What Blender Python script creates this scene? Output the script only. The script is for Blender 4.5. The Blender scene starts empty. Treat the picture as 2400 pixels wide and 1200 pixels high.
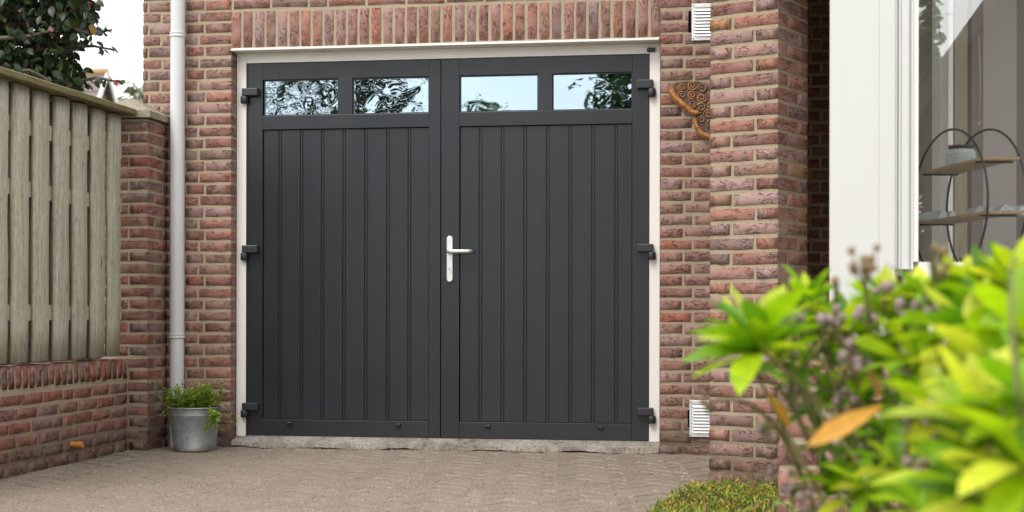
import bpy, bmesh, math, random
from mathutils import Vector, Matrix, Euler
import numpy as np
C = bpy.context.scene
COL = C.collection
RD = math.radians

# ------------------------------------------------------------------ camera, sky, sun, exposure
H = 0.72                                    # lens height above the driveway
YAW, ROLL = RD(8.65), 0.0018
FPX, CX, CY = 3500.0, 1200.0, 735.0         # focal length and lens axis, in photograph pixels
cam = bpy.data.cameras.new('camera'); camo = bpy.data.objects.new('camera', cam); COL.objects.link(camo)
cam.sensor_width = 36.0
cam.lens = 36.0 * FPX / 2400.0
cam.shift_y = (CY - 600.0) / 2400.0
cam.clip_start, cam.clip_end = 0.05, 600
camo.matrix_world = (Matrix.Translation((0, 0, H)) @ Matrix.Rotation(YAW, 4, 'Z') @ Matrix.Rotation(RD(90), 4, 'X')
                     @ Matrix.Rotation(ROLL, 4, 'Z'))
cam.dof.use_dof = True
cam.dof.focus_distance = 6.9
cam.dof.aperture_fstop = 4.2
C.camera = camo

SUN_EL, SUN_AZ = RD(52), RD(205)            # azimuth from +Y, clockwise: behind the camera, a little to its left
w = bpy.data.worlds.new('World'); C.world = w; w.use_nodes = True
nt = w.node_tree; nt.nodes.clear()
sky = nt.nodes.new('ShaderNodeTexSky'); sky.sky_type = 'NISHITA'; sky.sun_disc = False
sky.sun_elevation = SUN_EL; sky.sun_rotation = SUN_AZ; sky.dust_density = 3.0
tc = nt.nodes.new('ShaderNodeTexCoord')
nz = nt.nodes.new('ShaderNodeTexNoise'); nz.inputs['Scale'].default_value = 5.0; nz.inputs['Detail'].default_value = 6
mp = nt.nodes.new('ShaderNodeMapping'); mp.inputs['Scale'].default_value = (1, 1, 3.0)
nt.links.new(tc.outputs['Generated'], mp.inputs['Vector']); nt.links.new(mp.outputs['Vector'], nz.inputs['Vector'])
cr = nt.nodes.new('ShaderNodeValToRGB')     # even overcast cloud deck
cr.color_ramp.elements[0].position = 0.3; cr.color_ramp.elements[0].color = (0.80, 0.81, 0.83, 1)
cr.color_ramp.elements[1].position = 0.7; cr.color_ramp.elements[1].color = (1.0, 1.0, 1.0, 1)
nt.links.new(nz.outputs['Fac'], cr.inputs['Fac'])
gain = nt.nodes.new('ShaderNodeVectorMath'); gain.operation = 'SCALE'; gain.inputs['Scale'].default_value = 15.0
nt.links.new(cr.outputs['Color'], gain.inputs[0])
mx = nt.nodes.new('ShaderNodeMix'); mx.data_type = 'RGBA'; mx.inputs[0].default_value = 0.88
nt.links.new(sky.outputs['Color'], mx.inputs[6]); nt.links.new(gain.outputs[0], mx.inputs[7])
bg = nt.nodes.new('ShaderNodeBackground'); bg.inputs['Strength'].default_value = 0.10
wo = nt.nodes.new('ShaderNodeOutputWorld')
nt.links.new(mx.outputs[2], bg.inputs['Color']); nt.links.new(bg.outputs[0], wo.inputs['Surface'])

sl = bpy.data.lights.new('sun', 'SUN'); sl.energy = 1.2; sl.angle = RD(22); sl.color = (1.0, 0.96, 0.9)
so = bpy.data.objects.new('sun', sl); COL.objects.link(so)
sd = Vector((math.sin(SUN_AZ) * math.cos(SUN_EL), math.cos(SUN_AZ) * math.cos(SUN_EL), math.sin(SUN_EL)))
so.rotation_euler = sd.to_track_quat('Z', 'Y').to_euler(); so.location = sd * 30

C.view_settings.view_transform = 'Standard'; C.view_settings.look = 'None'
C.view_settings.exposure = 0.74; C.view_settings.gamma = 1.0
C.view_settings.use_curve_mapping = False

# ------------------------------------------------------------------ helpers
ca, sa = math.cos(YAW), math.sin(YAW)
def at(px, py, z):
    """world point seen at photograph pixel (px, py), z metres along the lens axis"""
    dx, dy = px - CX, py - CY
    u, v = (dx + dy * ROLL) / FPX * z, -(dy - dx * ROLL) / FPX * z
    return Vector((u * ca - z * sa, u * sa + z * ca, H + v))

def tag(o, label=None, cat=None, group=None, kind=None):
    if label: o['label'] = label
    if cat: o['category'] = cat
    if group: o['group'] = group
    if kind: o['kind'] = kind
    return o
def empty(name, loc, label=None, cat=None, group=None, kind=None):
    o = bpy.data.objects.new(name, None); COL.objects.link(o); o.location = loc
    o.empty_display_size = 0.05
    return tag(o, label, cat, group, kind)
def hook(o, parent):
    if parent is not None:
        o.parent = parent
        if parent.type == 'EMPTY':
            o.matrix_parent_inverse = Matrix.Translation(-parent.location)
    return o
def link(name, me, parent=None, loc=(0, 0, 0), rot=(0, 0, 0), sc=(1, 1, 1), color=None):
    o = bpy.data.objects.new(name, me); COL.objects.link(o)
    hook(o, parent)
    o.location = loc; o.rotation_euler = rot; o.scale = sc
    if color: o.color = (*color, 1)
    return o

class MB:
    """collects vertices and faces in world coordinates and links them as one mesh object"""
    def __init__(s): s.v, s.f, s.c, s.sm = [], [], [], []
    def add(s, vs, fs, col=None, smooth=False):
        b = len(s.v); s.v += [tuple(p) for p in vs]
        for f in fs:
            s.f.append([i + b for i in f]); s.c.append(col); s.sm.append(smooth)
        return s
    def box(s, x0, x1, y0, y1, z0, z1, ch=0.0, M=None, col=None):
        if ch <= 0:
            vs = [Vector(p) for p in ((x0,y0,z0),(x1,y0,z0),(x1,y1,z0),(x0,y1,z0),(x0,y0,z1),(x1,y0,z1),(x1,y1,z1),(x0,y1,z1))]
            fs = [(0,3,2,1),(4,5,6,7),(0,1,5,4),(1,2,6,5),(2,3,7,6),(3,0,4,7)]
        else:
            bm = bmesh.new(); bmesh.ops.create_cube(bm, size=1)
            for q in bm.verts: q.co = Vector(((x0+x1)/2 + q.co.x*(x1-x0), (y0+y1)/2 + q.co.y*(y1-y0), (z0+z1)/2 + q.co.z*(z1-z0)))
            bmesh.ops.bevel(bm, geom=bm.edges[:], offset=ch, segments=2, profile=0.5, affect='EDGES')
            bm.verts.index_update()
            vs = [q.co.copy() for q in bm.verts]; fs = [[q.index for q in f.verts] for f in bm.faces]; bm.free()
        if M is not None: vs = [M @ q for q in vs]
        return s.add(vs, fs, col)
    def prism(s, poly, z0, z1, M=None, col=None):
        n = len(poly)
        vs = [Vector((p[0], p[1], z0)) for p in poly] + [Vector((p[0], p[1], z1)) for p in poly]
        fs = [list(range(n))[::-1], list(range(n, 2*n))] + [(i, (i+1) % n, (i+1) % n + n, i + n) for i in range(n)]
        if M is not None: vs = [M @ q for q in vs]
        return s.add(vs, fs, col)
    def tube(s, pts, r, n=8, caps=True, col=None, closed=False):
        pts = [Vector(p) for p in pts]; m = len(pts)
        rs = r if isinstance(r, (list, tuple)) else [r] * m
        vs = []; up = None
        for i, p in enumerate(pts):
            a = pts[(i-1) % m] if (closed or i > 0) else p
            b = pts[(i+1) % m] if (closed or i < m-1) else p
            t = (b - a)
            t = t.normalized() if t.length > 1e-9 else Vector((0, 0, 1))
            if up is None:
                up = Vector((0, 0, 1)) if abs(t.z) < 0.9 else Vector((1, 0, 0))
            x = t.cross(up)
            if x.length < 1e-6: x = t.cross(Vector((0.3, 1, 0.2)))
            x.normalize(); y = x.cross(t).normalized(); up = y
            for k in range(n):
                an = 2*math.pi*k/n
                vs.append(p + (x*math.cos(an) + y*math.sin(an)) * rs[i])
        fs = []
        for i in range(m if closed else m-1):
            j = (i+1) % m
            for k in range(n):
                fs.append((i*n+k, i*n+(k+1) % n, j*n+(k+1) % n, j*n+k))
        if caps and not closed:
            fs.append(list(range(n))[::-1]); fs.append([(m-1)*n+k for k in range(n)])
        return s.add(vs, fs, col, smooth=True)
    def lathe(s, prof, cx, cy, n=32, col=None, a0=0, a1=2*math.pi):
        vs = []; full = abs(a1-a0-2*math.pi) < 1e-6; m = n if full else n+1
        for (r, z) in prof:
            for k in range(m):
                an = a0 + (a1-a0)*k/n
                vs.append(Vector((cx + r*math.cos(an), cy + r*math.sin(an), z)))
        fs = []
        for i in range(len(prof)-1):
            for k in range(n):
                k2 = (k+1) % m
                fs.append((i*m+k, i*m+k2, (i+1)*m+k2, (i+1)*m+k))
        return s.add(vs, fs, col, smooth=True)
    def mesh(s, name, mat):
        me = bpy.data.meshes.new(name); me.from_pydata([tuple(q) for q in s.v], [], s.f)
        me.materials.append(mat)
        me.polygons.foreach_set('use_smooth', s.sm)
        if any(c is not None for c in s.c):
            at_ = me.color_attributes.new('tint', 'FLOAT_COLOR', 'CORNER')
            buf = []
            for f, c in zip(s.f, s.c):
                c = c or (0.5, 0.5, 0.5)
                buf += [c[0], c[1], c[2], 1.0] * len(f)
            at_.data.foreach_set('color', buf)
        me.update(); return me
    def build(s, name, mat, parent=None, fix=True):
        me = s.mesh(name, mat)
        if fix and len(s.f) < 60000:
            bm = bmesh.new(); bm.from_mesh(me); bmesh.ops.recalc_face_normals(bm, faces=bm.faces[:]); bm.to_mesh(me); bm.free()
        o = bpy.data.objects.new(name, me); COL.objects.link(o)
        return hook(o, parent)

# ------------------------------------------------------------------ materials
class NT:
    def __init__(s, name):
        s.m = bpy.data.materials.new(name); s.m.use_nodes = True
        s.t = s.m.node_tree; s.t.nodes.clear()
        s.out = s.t.nodes.new('ShaderNodeOutputMaterial')
    def n(s, typ, **kw):
        nd = s.t.nodes.new('ShaderNode' + typ)
        for k, v in kw.items():
            k2 = k.replace('_', ' ')
            if k2 in [i.name for i in nd.inputs]: nd.inputs[k2].default_value = v
            else: setattr(nd, k, v)
        return nd
    def l(s, a, b): s.t.links.new(a, b)
    def coord(s, kind='Object', scale=(1, 1, 1)):
        t = s.n('TexCoord'); m = s.n('Mapping'); m.inputs['Scale'].default_value = scale
        s.l(t.outputs[kind], m.inputs['Vector']); return m.outputs['Vector']
    def world(s, scale=(1, 1, 1)):
        g = s.n('NewGeometry'); m = s.n('Mapping'); m.inputs['Scale'].default_value = scale
        s.l(g.outputs['Position'], m.inputs['Vector']); return m.outputs['Vector']
    def noise(s, vec, scale, detail=4, rough=0.55, dist=0.0):
        q = s.n('TexNoise'); q.inputs['Scale'].default_value = scale; q.inputs['Detail'].default_value = detail
        q.inputs['Roughness'].default_value = rough; q.inputs['Distortion'].default_value = dist
        if vec is not None: s.l(vec, q.inputs['Vector'])
        return q.outputs['Fac']
    def ramp(s, fac, stops):
        r = s.n('ValToRGB'); e = r.color_ramp.elements
        while len(e) < len(stops): e.new(0.5)
        for i, (p, c) in enumerate(stops):
            e[i].position = p; e[i].color = (*c, 1) if not isinstance(c, (int, float)) else (c, c, c, 1)
        s.l(fac, r.inputs['Fac']); return r.outputs['Color']
    def mix(s, fac, a, b, mode='MIX'):
        q = s.n('Mix'); q.data_type = 'RGBA'; q.blend_type = mode
        for val, i in ((fac, 0), (a, 6), (b, 7)):
            if hasattr(val, 'is_output'): s.l(val, q.inputs[i])
            elif i == 0: q.inputs[0].default_value = val
            else: q.inputs[i].default_value = (*val, 1)
        return q.outputs[2]
    def math(s, op, a, b=None):
        q = s.n('Math'); q.operation = op
        for val, i in ((a, 0), (b, 1)):
            if val is None: continue
            if hasattr(val, 'is_output'): s.l(val, q.inputs[i])
            else: q.inputs[i].default_value = val
        return q.outputs[0]
    def bump(s, hgt, strength=0.5, dist=0.005, normal=None):
        b = s.n('Bump'); b.inputs['Strength'].default_value = strength; b.inputs['Distance'].default_value = dist
        s.l(hgt, b.inputs['Height'])
        if normal is not None: s.l(normal, b.inputs['Normal'])
        return b.outputs['Normal']
    def pbr(s, color, rough=0.6, normal=None, metal=0.0, spec=0.5, **kw):
        p = s.n('BsdfPrincipled')
        for val, nm in ((color, 'Base Color'), (rough, 'Roughness'), (metal, 'Metallic'), (spec, 'Specular IOR Level')):
            if hasattr(val, 'is_output'): s.l(val, p.inputs[nm])
            elif nm == 'Base Color': p.inputs[nm].default_value = (*val, 1)
            else: p.inputs[nm].default_value = val
        for k, v in kw.items(): p.inputs[k.replace('_', ' ')].default_value = v
        if normal is not None: s.l(normal, p.inputs['Normal'])
        s.l(p.outputs[0], s.out.inputs['Surface']); return p

def offset_object_coord(t):
    """object coordinates shifted by a per-object random amount, so shared meshes never repeat their grain"""
    tc_ = t.n('TexCoord'); oi = t.n('ObjectInfo')
    a = t.n('VectorMath'); a.operation = 'SCALE'
    cmb = t.n('CombineXYZ')
    t.l(t.math('MULTIPLY', oi.outputs['Random'], 37.0), cmb.inputs[0])
    t.l(t.math('MULTIPLY', oi.outputs['Random'], 91.0), cmb.inputs[1])
    t.l(t.math('MULTIPLY', oi.outputs['Random'], 53.0), cmb.inputs[2])
    b = t.n('VectorMath'); b.operation = 'ADD'
    t.l(tc_.outputs['Object'], b.inputs[0]); t.l(cmb.outputs[0], b.inputs[1])
    return b.outputs[0], oi

def brick_material(name, joined=False):
    t = NT(name)
    if joined:
        vec = t.world(); at_ = t.n('Attribute'); at_.attribute_name = 'tint'; base = at_.outputs['Color']
    else:
        vec, oi = offset_object_coord(t); base = oi.outputs['Color']
    def sc(v, s):
        m = t.n('Mapping'); m.inputs['Scale'].default_value = s; t.l(v, m.inputs['Vector']); return m.outputs['Vector']
    big = t.noise(sc(vec, (9, 9, 16)), 1.0, 3)
    fine = t.noise(sc(vec, (150, 150, 260)), 1.0, 4, 0.7)
    cre = t.noise(sc(vec, (16, 16, 52)), 1.0, 3, 0.5, 1.6)         # folds of hand-thrown clay
    cre = t.math('ABSOLUTE', t.math('SUBTRACT', cre, 0.5))
    gate = t.noise(sc(vec, (14, 14, 14)), 1.0, 2)
    line = t.ramp(cre, [(0.0, 0.0), (0.030, 1.0)])
    open_ = t.ramp(gate, [(0.44, 1.0), (0.52, 0.0)])
    line = t.math('MAXIMUM', line, open_)
    ash = t.ramp(t.math('ADD', big, t.math('MULTIPLY', t.math('SUBTRACT', fine, 0.5), 0.35)), [(0.46, (0, 0, 0)), (0.60, (1, 1, 1))])
    c1 = t.mix(t.math('MULTIPLY', ash, 0.34), base, (0.38, 0.285, 0.265))
    redspot = t.ramp(t.noise(sc(vec, (22, 22, 30)), 1.0, 2), [(0.58, (0, 0, 0)), (0.75, (1, 1, 1))])
    c1 = t.mix(t.math('MULTIPLY', redspot, 0.35), c1, (0.40, 0.17, 0.12))
    c2 = t.mix(0.55, c1, t.ramp(fine, [(0.34, 0.35), (0.56, 1.0)]), 'MULTIPLY')
    c3 = t.mix(t.math('MULTIPLY', t.math('SUBTRACT', 1.0, line), 0.85), c2, (0.075, 0.048, 0.042))  # fold lines darkened in the colour, standing in for shade in the creases
    hgt = t.math('ADD', t.math('MULTIPLY', fine, 0.35), t.math('ADD', t.math('MULTIPLY', line, 0.9), t.math('MULTIPLY', big, 0.15)))
    t.pbr(c3, 0.85, t.bump(hgt, 1.0, 0.0050), spec=0.25)
    return t.m
M_brick = brick_material('hand moulded brick')
M_brickj = brick_material('hand moulded brick in mass', True)

def mortar_material():
    t = NT('sandy lime mortar'); v = t.world()
    n1 = t.noise(v, 420, 3, 0.7); n2 = t.noise(v, 7, 4); n3 = t.noise(v, 160, 2)
    c = t.mix(n2, (0.45, 0.365, 0.25), (0.56, 0.47, 0.335))
    c = t.mix(0.75, c, t.ramp(n1, [(0.3, 0.42), (0.6, 1.0)]), 'MULTIPLY')
    g = t.n('NewGeometry'); sx = t.n('SeparateXYZ'); t.l(g.outputs['Position'], sx.inputs[0])
    damp = t.ramp(t.math('ADD', sx.outputs['Z'], t.math('MULTIPLY', n2, 0.12)), [(0.10, (0.42, 0.40, 0.37)), (0.34, (1, 1, 1))])  # splash dirt at the foot
    c = t.mix(1.0, c, damp, 'MULTIPLY')
    t.pbr(c, 0.95, t.bump(t.math('ADD', n1, t.math('MULTIPLY', n3, 1.2)), 0.9, 0.004), spec=0.15)
    return t.m
M_mortar = mortar_material()

def simple(name, col, rough=0.6, metal=0.0, spec=0.5, bump=None, var=0.0, vs=8.0):
    t = NT(name); v = t.world(); c = col
    if var: c = t.mix(t.noise(v, vs, 4), tuple(x*(1-var) for x in col), tuple(min(1, x*(1+var)) for x in col))
    nrm = t.bump(t.noise(v, bump[0], 3), bump[1], bump[2]) if bump else None
    t.pbr(c, rough, nrm, metal, spec); return t.m
M_white = simple('cream white gloss paint', (0.80, 0.78, 0.73), 0.35, bump=(60, 0.06, 0.002), var=0.03, vs=5)
M_bay = simple('white gloss window paint', (0.61, 0.61, 0.585), 0.30, bump=(40, 0.05, 0.002), var=0.02, vs=3)
M_hinge = simple('charcoal powder coat', (0.026, 0.027, 0.029), 0.42, bump=(900, 0.25, 0.0006))
M_black = simple('black plastic', (0.008, 0.008, 0.009), 0.3)
M_pvc = simple('pale grey pvc', (0.60, 0.60, 0.61), 0.38, var=0.04, vs=4)
M_alu = simple('satin anodised aluminium', (0.80, 0.80, 0.79), 0.38, metal=0.75, bump=(300, 0.1, 0.0005))
M_vent = simple('mill finish aluminium', (0.86, 0.87, 0.88), 0.36, metal=0.55, var=0.05, vs=30)
M_dark = simple('dark void', (0.004, 0.004, 0.004), 1.0, spec=0.0)
M_soil = simple('garden soil', (0.055, 0.04, 0.028), 1.0, bump=(60, 1.0, 0.02), var=0.4, vs=20)
M_hoop = simple('black wire', (0.02, 0.018, 0.018), 0.4)
M_shelf = simple('oiled oak board', (0.42, 0.28, 0.15), 0.5, var=0.15, vs=40)
M_stucco = simple('grey stucco', (0.86, 0.80, 0.77), 0.9, bump=(55, 0.5, 0.006), var=0.04)
M_roomdk = simple('mauve grey room paint', (0.34, 0.29, 0.26), 0.9)
M_ceil = simple('room white', (0.7, 0.69, 0.66), 0.9)
M_curt = simple('beige linen', (0.84, 0.76, 0.60), 0.9, bump=(200, 0.3, 0.001))
M_floor = simple('room floor boards', (0.25, 0.17, 0.1), 0.6)
M_inner = simple('inner frame paint', (0.82, 0.82, 0.74), 0.4)
M_terra = simple('ochre clay pipe', (0.50, 0.22, 0.05), 0.45, var=0.15, vs=60)
M_cord = simple('white cord', (0.75, 0.72, 0.62), 0.7)

def door_material():
    t = NT('anthracite woodgrain foil'); v = t.world((1, 1, 0.06))
    g = t.noise(v, 260, 4, 0.6); d = t.noise(t.world((1, 1, 0.25)), 6, 4)
    spots = t.ramp(t.noise(t.world((1, 1, 0.35)), 26, 2), [(0.74, (0, 0, 0)), (0.80, (1, 1, 1))])
    c = t.mix(d, (0.0105, 0.0135, 0.0182), (0.0150, 0.0188, 0.0240))
    c = t.mix(t.math('MULTIPLY', spots, 0.14), c, (0.16, 0.16, 0.16))
    gz = t.n('NewGeometry'); sz_ = t.n('SeparateXYZ'); t.l(gz.outputs['Position'], sz_.inputs[0])
    dust = t.ramp(t.math('ADD', sz_.outputs['Z'], t.math('MULTIPLY', t.noise(t.world((1, 1, 0.4)), 11, 4), 0.35)), [(0.28, (1, 1, 1)), (0.52, (0, 0, 0))])
    c = t.mix(t.math('MULTIPLY', dust, 0.05), c, (0.16, 0.14, 0.12))
    streak = t.ramp(t.noise(t.world((38, 1, 0.5)), 1.0, 3), [(0.62, (0, 0, 0)), (0.76, (1, 1, 1))])
    c = t.mix(t.math('MULTIPLY', streak, 0.025), c, (0.25, 0.25, 0.25))
    t.pbr(c, t.ramp(d, [(0.3, 0.26), (0.7, 0.36)]), t.bump(g, 0.10, 0.001), spec=0.52); return t.m
M_door = door_material()

def wood_material():
    t = NT('weathered treated pine'); vec, oi = offset_object_coord(t)
    def sc(s):
        m = t.n('Mapping'); m.inputs['Scale'].default_value = s; t.l(vec, m.inputs['Vector']); return m.outputs['Vector']
    g = t.noise(sc((60, 60, 3.0)), 1.0, 6, 0.65, 0.6); p = t.noise(sc((9, 9, 4)), 1.0, 4); q = t.noise(sc((120, 120, 30)), 1.0, 3)
    knot = t.ramp(t.noise(sc((18, 18, 7)), 1.0, 2), [(0.70, (0, 0, 0)), (0.76, (1, 1, 1))])
    c = t.ramp(g, [(0.28, (0.28, 0.255, 0.195)), (0.5, (0.49, 0.465, 0.375)), (0.72, (0.64, 0.62, 0.525))])
    c = t.mix(t.math('MULTIPLY', p, 0.6), c, (0.40, 0.385, 0.27))
    c = t.mix(0.6, c, t.ramp(q, [(0.3, 0.55), (0.6, 1.0)]), 'MULTIPLY')
    c = t.mix(t.math('MULTIPLY', knot, 0.7), c, (0.09, 0.06, 0.035))
    t.pbr(c, 0.85, t.bump(t.math('ADD', g, t.math('MULTIPLY', q, 0.4)), 0.5, 0.004), spec=0.2); return t.m
M_wood = wood_material()

def paver_material(name, joined=False):
    t = NT(name); v = t.world()
    if joined:
        a = t.n('Attribute'); a.attribute_name = 'tint'; base = a.outputs['Color']
    else: base = t.n('ObjectInfo').outputs['Color']
    n1 = t.noise(v, 105, 5, 0.75); n2 = t.noise(v, 3.2, 5); vor = t.n('TexVoronoi'); vor.inputs['Scale'].default_value = 120; t.l(v, vor.inputs['Vector'])
    c = t.mix(n2, base, (0.315, 0.258, 0.198))
    c = t.mix(0.8, c, t.ramp(n1, [(0.36, 0.36), (0.52, 0.95), (0.66, 1.45)]), 'MULTIPLY')
    pale = t.ramp(vor.outputs['Color'], [(0.80, (0, 0, 0)), (0.88, (1, 1, 1))])
    c = t.mix(t.math('MULTIPLY', pale, 0.45), c, (0.55, 0.50, 0.42))
    moss = t.ramp(t.noise(v, 2.1, 5, 0.6), [(0.52, (0, 0, 0)), (0.70, (1, 1, 1))])
    c = t.mix(t.math('MULTIPLY', moss, 0.22), c, (0.21, 0.175, 0.12))
    t.pbr(c, 0.8, t.bump(n1, 1.0, 0.009), spec=0.3); return t.m
M_paver = paver_material('washed aggregate paver')
M_paverj = paver_material('washed aggregate paver in mass', True)
M_joint = simple('joint sand', (0.055, 0.045, 0.035), 1.0, bump=(300, 0.8, 0.004), var=0.3)

def concrete_material():
    t = NT('crumbling concrete'); v = t.world()
    n1 = t.noise(v, 90, 4, 0.7); n2 = t.noise(v, 9, 5, 0.65); n3 = t.noise(v, 400, 2)
    c = t.ramp(n2, [(0.3, (0.24, 0.21, 0.17)), (0.5, (0.44, 0.395, 0.335)), (0.7, (0.58, 0.535, 0.465))])
    c = t.mix(0.7, c, t.ramp(n1, [(0.36, 0.30), (0.55, 1.0)]), 'MULTIPLY')
    t.pbr(c, 0.95, t.bump(t.math('ADD', n1, t.math('MULTIPLY', n3, 0.4)), 1.0, 0.012), spec=0.2); return t.m
M_conc = concrete_material()
def cap_material():
    t = NT('lichened concrete cap'); v = t.world()
    n1 = t.noise(v, 120, 4, 0.7); n2 = t.noise(v, 16, 4); n3 = t.noise(v, 55, 3)
    c = t.mix(n2, (0.29, 0.255, 0.175), (0.42, 0.38, 0.29))
    c = t.mix(0.75, c, t.ramp(n1, [(0.35, 0.4), (0.6, 1.1)]), 'MULTIPLY')
    li = t.ramp(n3, [(0.62, (0, 0, 0)), (0.70, (1, 1, 1))])
    c = t.mix(t.math('MULTIPLY', li, 0.55), c, (0.50, 0.47, 0.36))
    t.pbr(c, 0.95, t.bump(n1, 1.0, 0.008), spec=0.15); return t.m
M_cap = cap_material()

def zinc_material():
    t = NT('galvanised steel'); v = t.world()
    vo = t.n('TexVoronoi'); vo.inputs['Scale'].default_value = 55; t.l(v, vo.inputs['Vector'])
    n = t.noise(v, 24, 4); n2 = t.noise(v, 9, 3)
    c = t.mix(n, (0.25, 0.27, 0.275), (0.37, 0.39, 0.395))
    c = t.mix(0.15, c, t.ramp(vo.outputs['Color'], [(0.2, 0.3), (0.8, 0.7)]), 'OVERLAY')
    g = t.n('NewGeometry'); sx = t.n('SeparateXYZ'); t.l(g.outputs['Position'], sx.inputs[0])
    rf = t.ramp(t.math('ADD', sx.outputs['Z'], t.math('MULTIPLY', n2, 0.10)), [(0.055, (1, 1, 1)), (0.085, (0, 0, 0))])
    c = t.mix(t.math('MULTIPLY', rf, 0.75), c, (0.17, 0.10, 0.055))
    t.pbr(c, t.ramp(n, [(0.3, 0.42), (0.7, 0.6)]), t.bump(n2, 0.2, 0.004), 0.45, 0.5); return t.m
M_zinc = zinc_material()

def rust_material(name, a, b, c_):
    t = NT(name); v = t.world(); n = t.noise(v, 70, 4, 0.6, 0.6); n2 = t.noise(v, 22, 3)
    c = t.ramp(n, [(0.3, a), (0.5, b), (0.68, c_)])
    t.pbr(c, 0.5, t.bump(n, 0.4, 0.002), 0.35, 0.4); return t.m
M_rust = rust_material('orange heat coloured steel', (0.24, 0.07, 0.02), (0.48, 0.20, 0.05), (0.50, 0.33, 0.19))
M_bronze = rust_material('tarnished wire steel', (0.16, 0.07, 0.03), (0.30, 0.19, 0.09), (0.40, 0.33, 0.22))
M_backp = rust_material('dark steel backing', (0.09, 0.045, 0.03), (0.13, 0.075, 0.06), (0.17, 0.12, 0.11))

def mirror_glass(name, wav):
    t = NT(name); v = t.world()
    gl = t.n('BsdfGlossy'); gl.inputs['Roughness'].default_value = 0.0; gl.inputs['Color'].default_value = (0.42, 0.53, 0.60, 1)
    df = t.n('BsdfDiffuse'); df.inputs['Color'].default_value = (0.006, 0.007, 0.008, 1)
    if wav > 0:
        n = t.noise(t.world((1, 1, 1.6)), 9, 1, 0.3, 0.5)
        nn = t.noise(v, 5, 1)
        hgt = t.math('ADD', n, t.math('MULTIPLY', nn, 1.4))
        t.l(t.bump(hgt, 1.0, wav), gl.inputs['Normal'])
    mxs = t.n('MixShader'); mxs.inputs[0].default_value = 0.86
    t.l(df.outputs[0], mxs.inputs[1]); t.l(gl.outputs[0], mxs.inputs[2]); t.l(mxs.outputs[0], t.out.inputs['Surface']); return t.m
M_glassL = mirror_glass('wavy reflective glazing', 0.0030)
M_glassR = mirror_glass('reflective glazing', 0.0004)

def window_glass():
    t = NT('clear double glazing')
    lw_ = t.n('LayerWeight'); lw_.inputs['Blend'].default_value = 0.5        # Schlick, the same from both sides of the pane
    fr = t.math('ADD', t.math('MULTIPLY', t.math('POWER', lw_.outputs['Facing'], 4.0), 0.82), 0.17)
    gl = t.n('BsdfGlossy'); gl.inputs['Roughness'].default_value = 0.0; gl.inputs['Color'].default_value = (1, 1, 1, 1)
    tr = t.n('BsdfTransparent'); tr.inputs['Color'].default_value = (0.985, 0.99, 0.985, 1)
    mxs = t.n('MixShader'); t.l(fr, mxs.inputs[0]); t.l(tr.outputs[0], mxs.inputs[1]); t.l(gl.outputs[0], mxs.inputs[2])
    t.l(mxs.outputs[0], t.out.inputs['Surface']); return t.m
M_pane = window_glass()
def jar_glass():
    t = NT('ribbed jar glass')
    gl = t.n('BsdfGlass'); gl.inputs['Color'].default_value = (0.86, 0.93, 0.92, 1); gl.inputs['Roughness'].default_value = 0.12; gl.inputs['IOR'].default_value = 1.2
    df = t.n('BsdfDiffuse'); df.inputs['Color'].default_value = (0.74, 0.80, 0.78, 1)
    mxs = t.n('MixShader'); mxs.inputs[0].default_value = 0.5
    t.l(gl.outputs[0], mxs.inputs[1]); t.l(df.outputs[0], mxs.inputs[2]); t.l(mxs.outputs[0], t.out.inputs['Surface']); return t.m
M_jar = jar_glass()
def check_cloth():
    t = NT('chequered cover'); v = t.world()
    ch = t.n('TexChecker'); ch.inputs['Scale'].default_value = 130; ch.inputs['Color1'].default_value = (0.80, 0.82, 0.80, 1); ch.inputs['Color2'].default_value = (0.38, 0.46, 0.47, 1)
    t.l(v, ch.inputs['Vector']); t.pbr(ch.outputs['Color'], 0.7); return t.m
M_check = check_cloth()
M_paper = simple('grey paper cover', (0.55, 0.60, 0.58), 0.7)

def leaf_material(name, joined=False, trans=0.35, gloss=0.35, veins=0.5):
    t = NT(name)
    if joined:
        a = t.n('Attribute'); a.attribute_name = 'tint'; base = a.outputs['Color']
    else: base = t.n('ObjectInfo').outputs['Color']
    n = t.noise(t.world(), 35, 3)
    c = t.mix(veins, base, t.ramp(n, [(0.3, 0.6), (0.7, 1.35)]), 'MULTIPLY')
    age = t.ramp(t.noise(t.world(), 14, 4, 0.6), [(0.60, (0, 0, 0)), (0.74, (1, 1, 1))])
    c = t.mix(t.math('MULTIPLY', age, 0.35*veins), c, (0.30, 0.22, 0.03))          # yellowed patches
    spot = t.ramp(t.noise(t.world(), 160, 2), [(0.72, (0, 0, 0)), (0.78, (1, 1, 1))])
    c = t.mix(t.math('MULTIPLY', spot, 0.5*veins), c, (0.10, 0.05, 0.015))
    p = t.n('BsdfPrincipled'); t.l(c, p.inputs['Base Color']); p.inputs['Roughness'].default_value = gloss; p.inputs['Specular IOR Level'].default_value = 0.4
    tr = t.n('BsdfTranslucent'); t.l(t.mix(1.0, c, (1.25, 1.2, 0.6), 'MULTIPLY'), tr.inputs['Color'])
    mxs = t.n('MixShader'); mxs.inputs[0].default_value = trans
    t.l(p.outputs[0], mxs.inputs[1]); t.l(tr.outputs[0], mxs.inputs[2]); t.l(mxs.outputs[0], t.out.inputs['Surface']); return t.m
M_leaf = leaf_material('shrub leaf', trans=0.45, gloss=0.4)
M_beech = leaf_material('beech leaf', trans=0.18, gloss=0.38)
M_leafj = leaf_material('leaves in mass', True, 0.3, 0.5)
M_beechj = leaf_material('beech leaves in mass', True, 0.15, 0.4)
M_bark = simple('grey brown bark', (0.10, 0.08, 0.06), 0.95, bump=(40, 0.8, 0.01), var=0.3)
M_stem = simple('green brown stem', (0.17, 0.15, 0.05), 0.7, var=0.3, vs=30)
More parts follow.
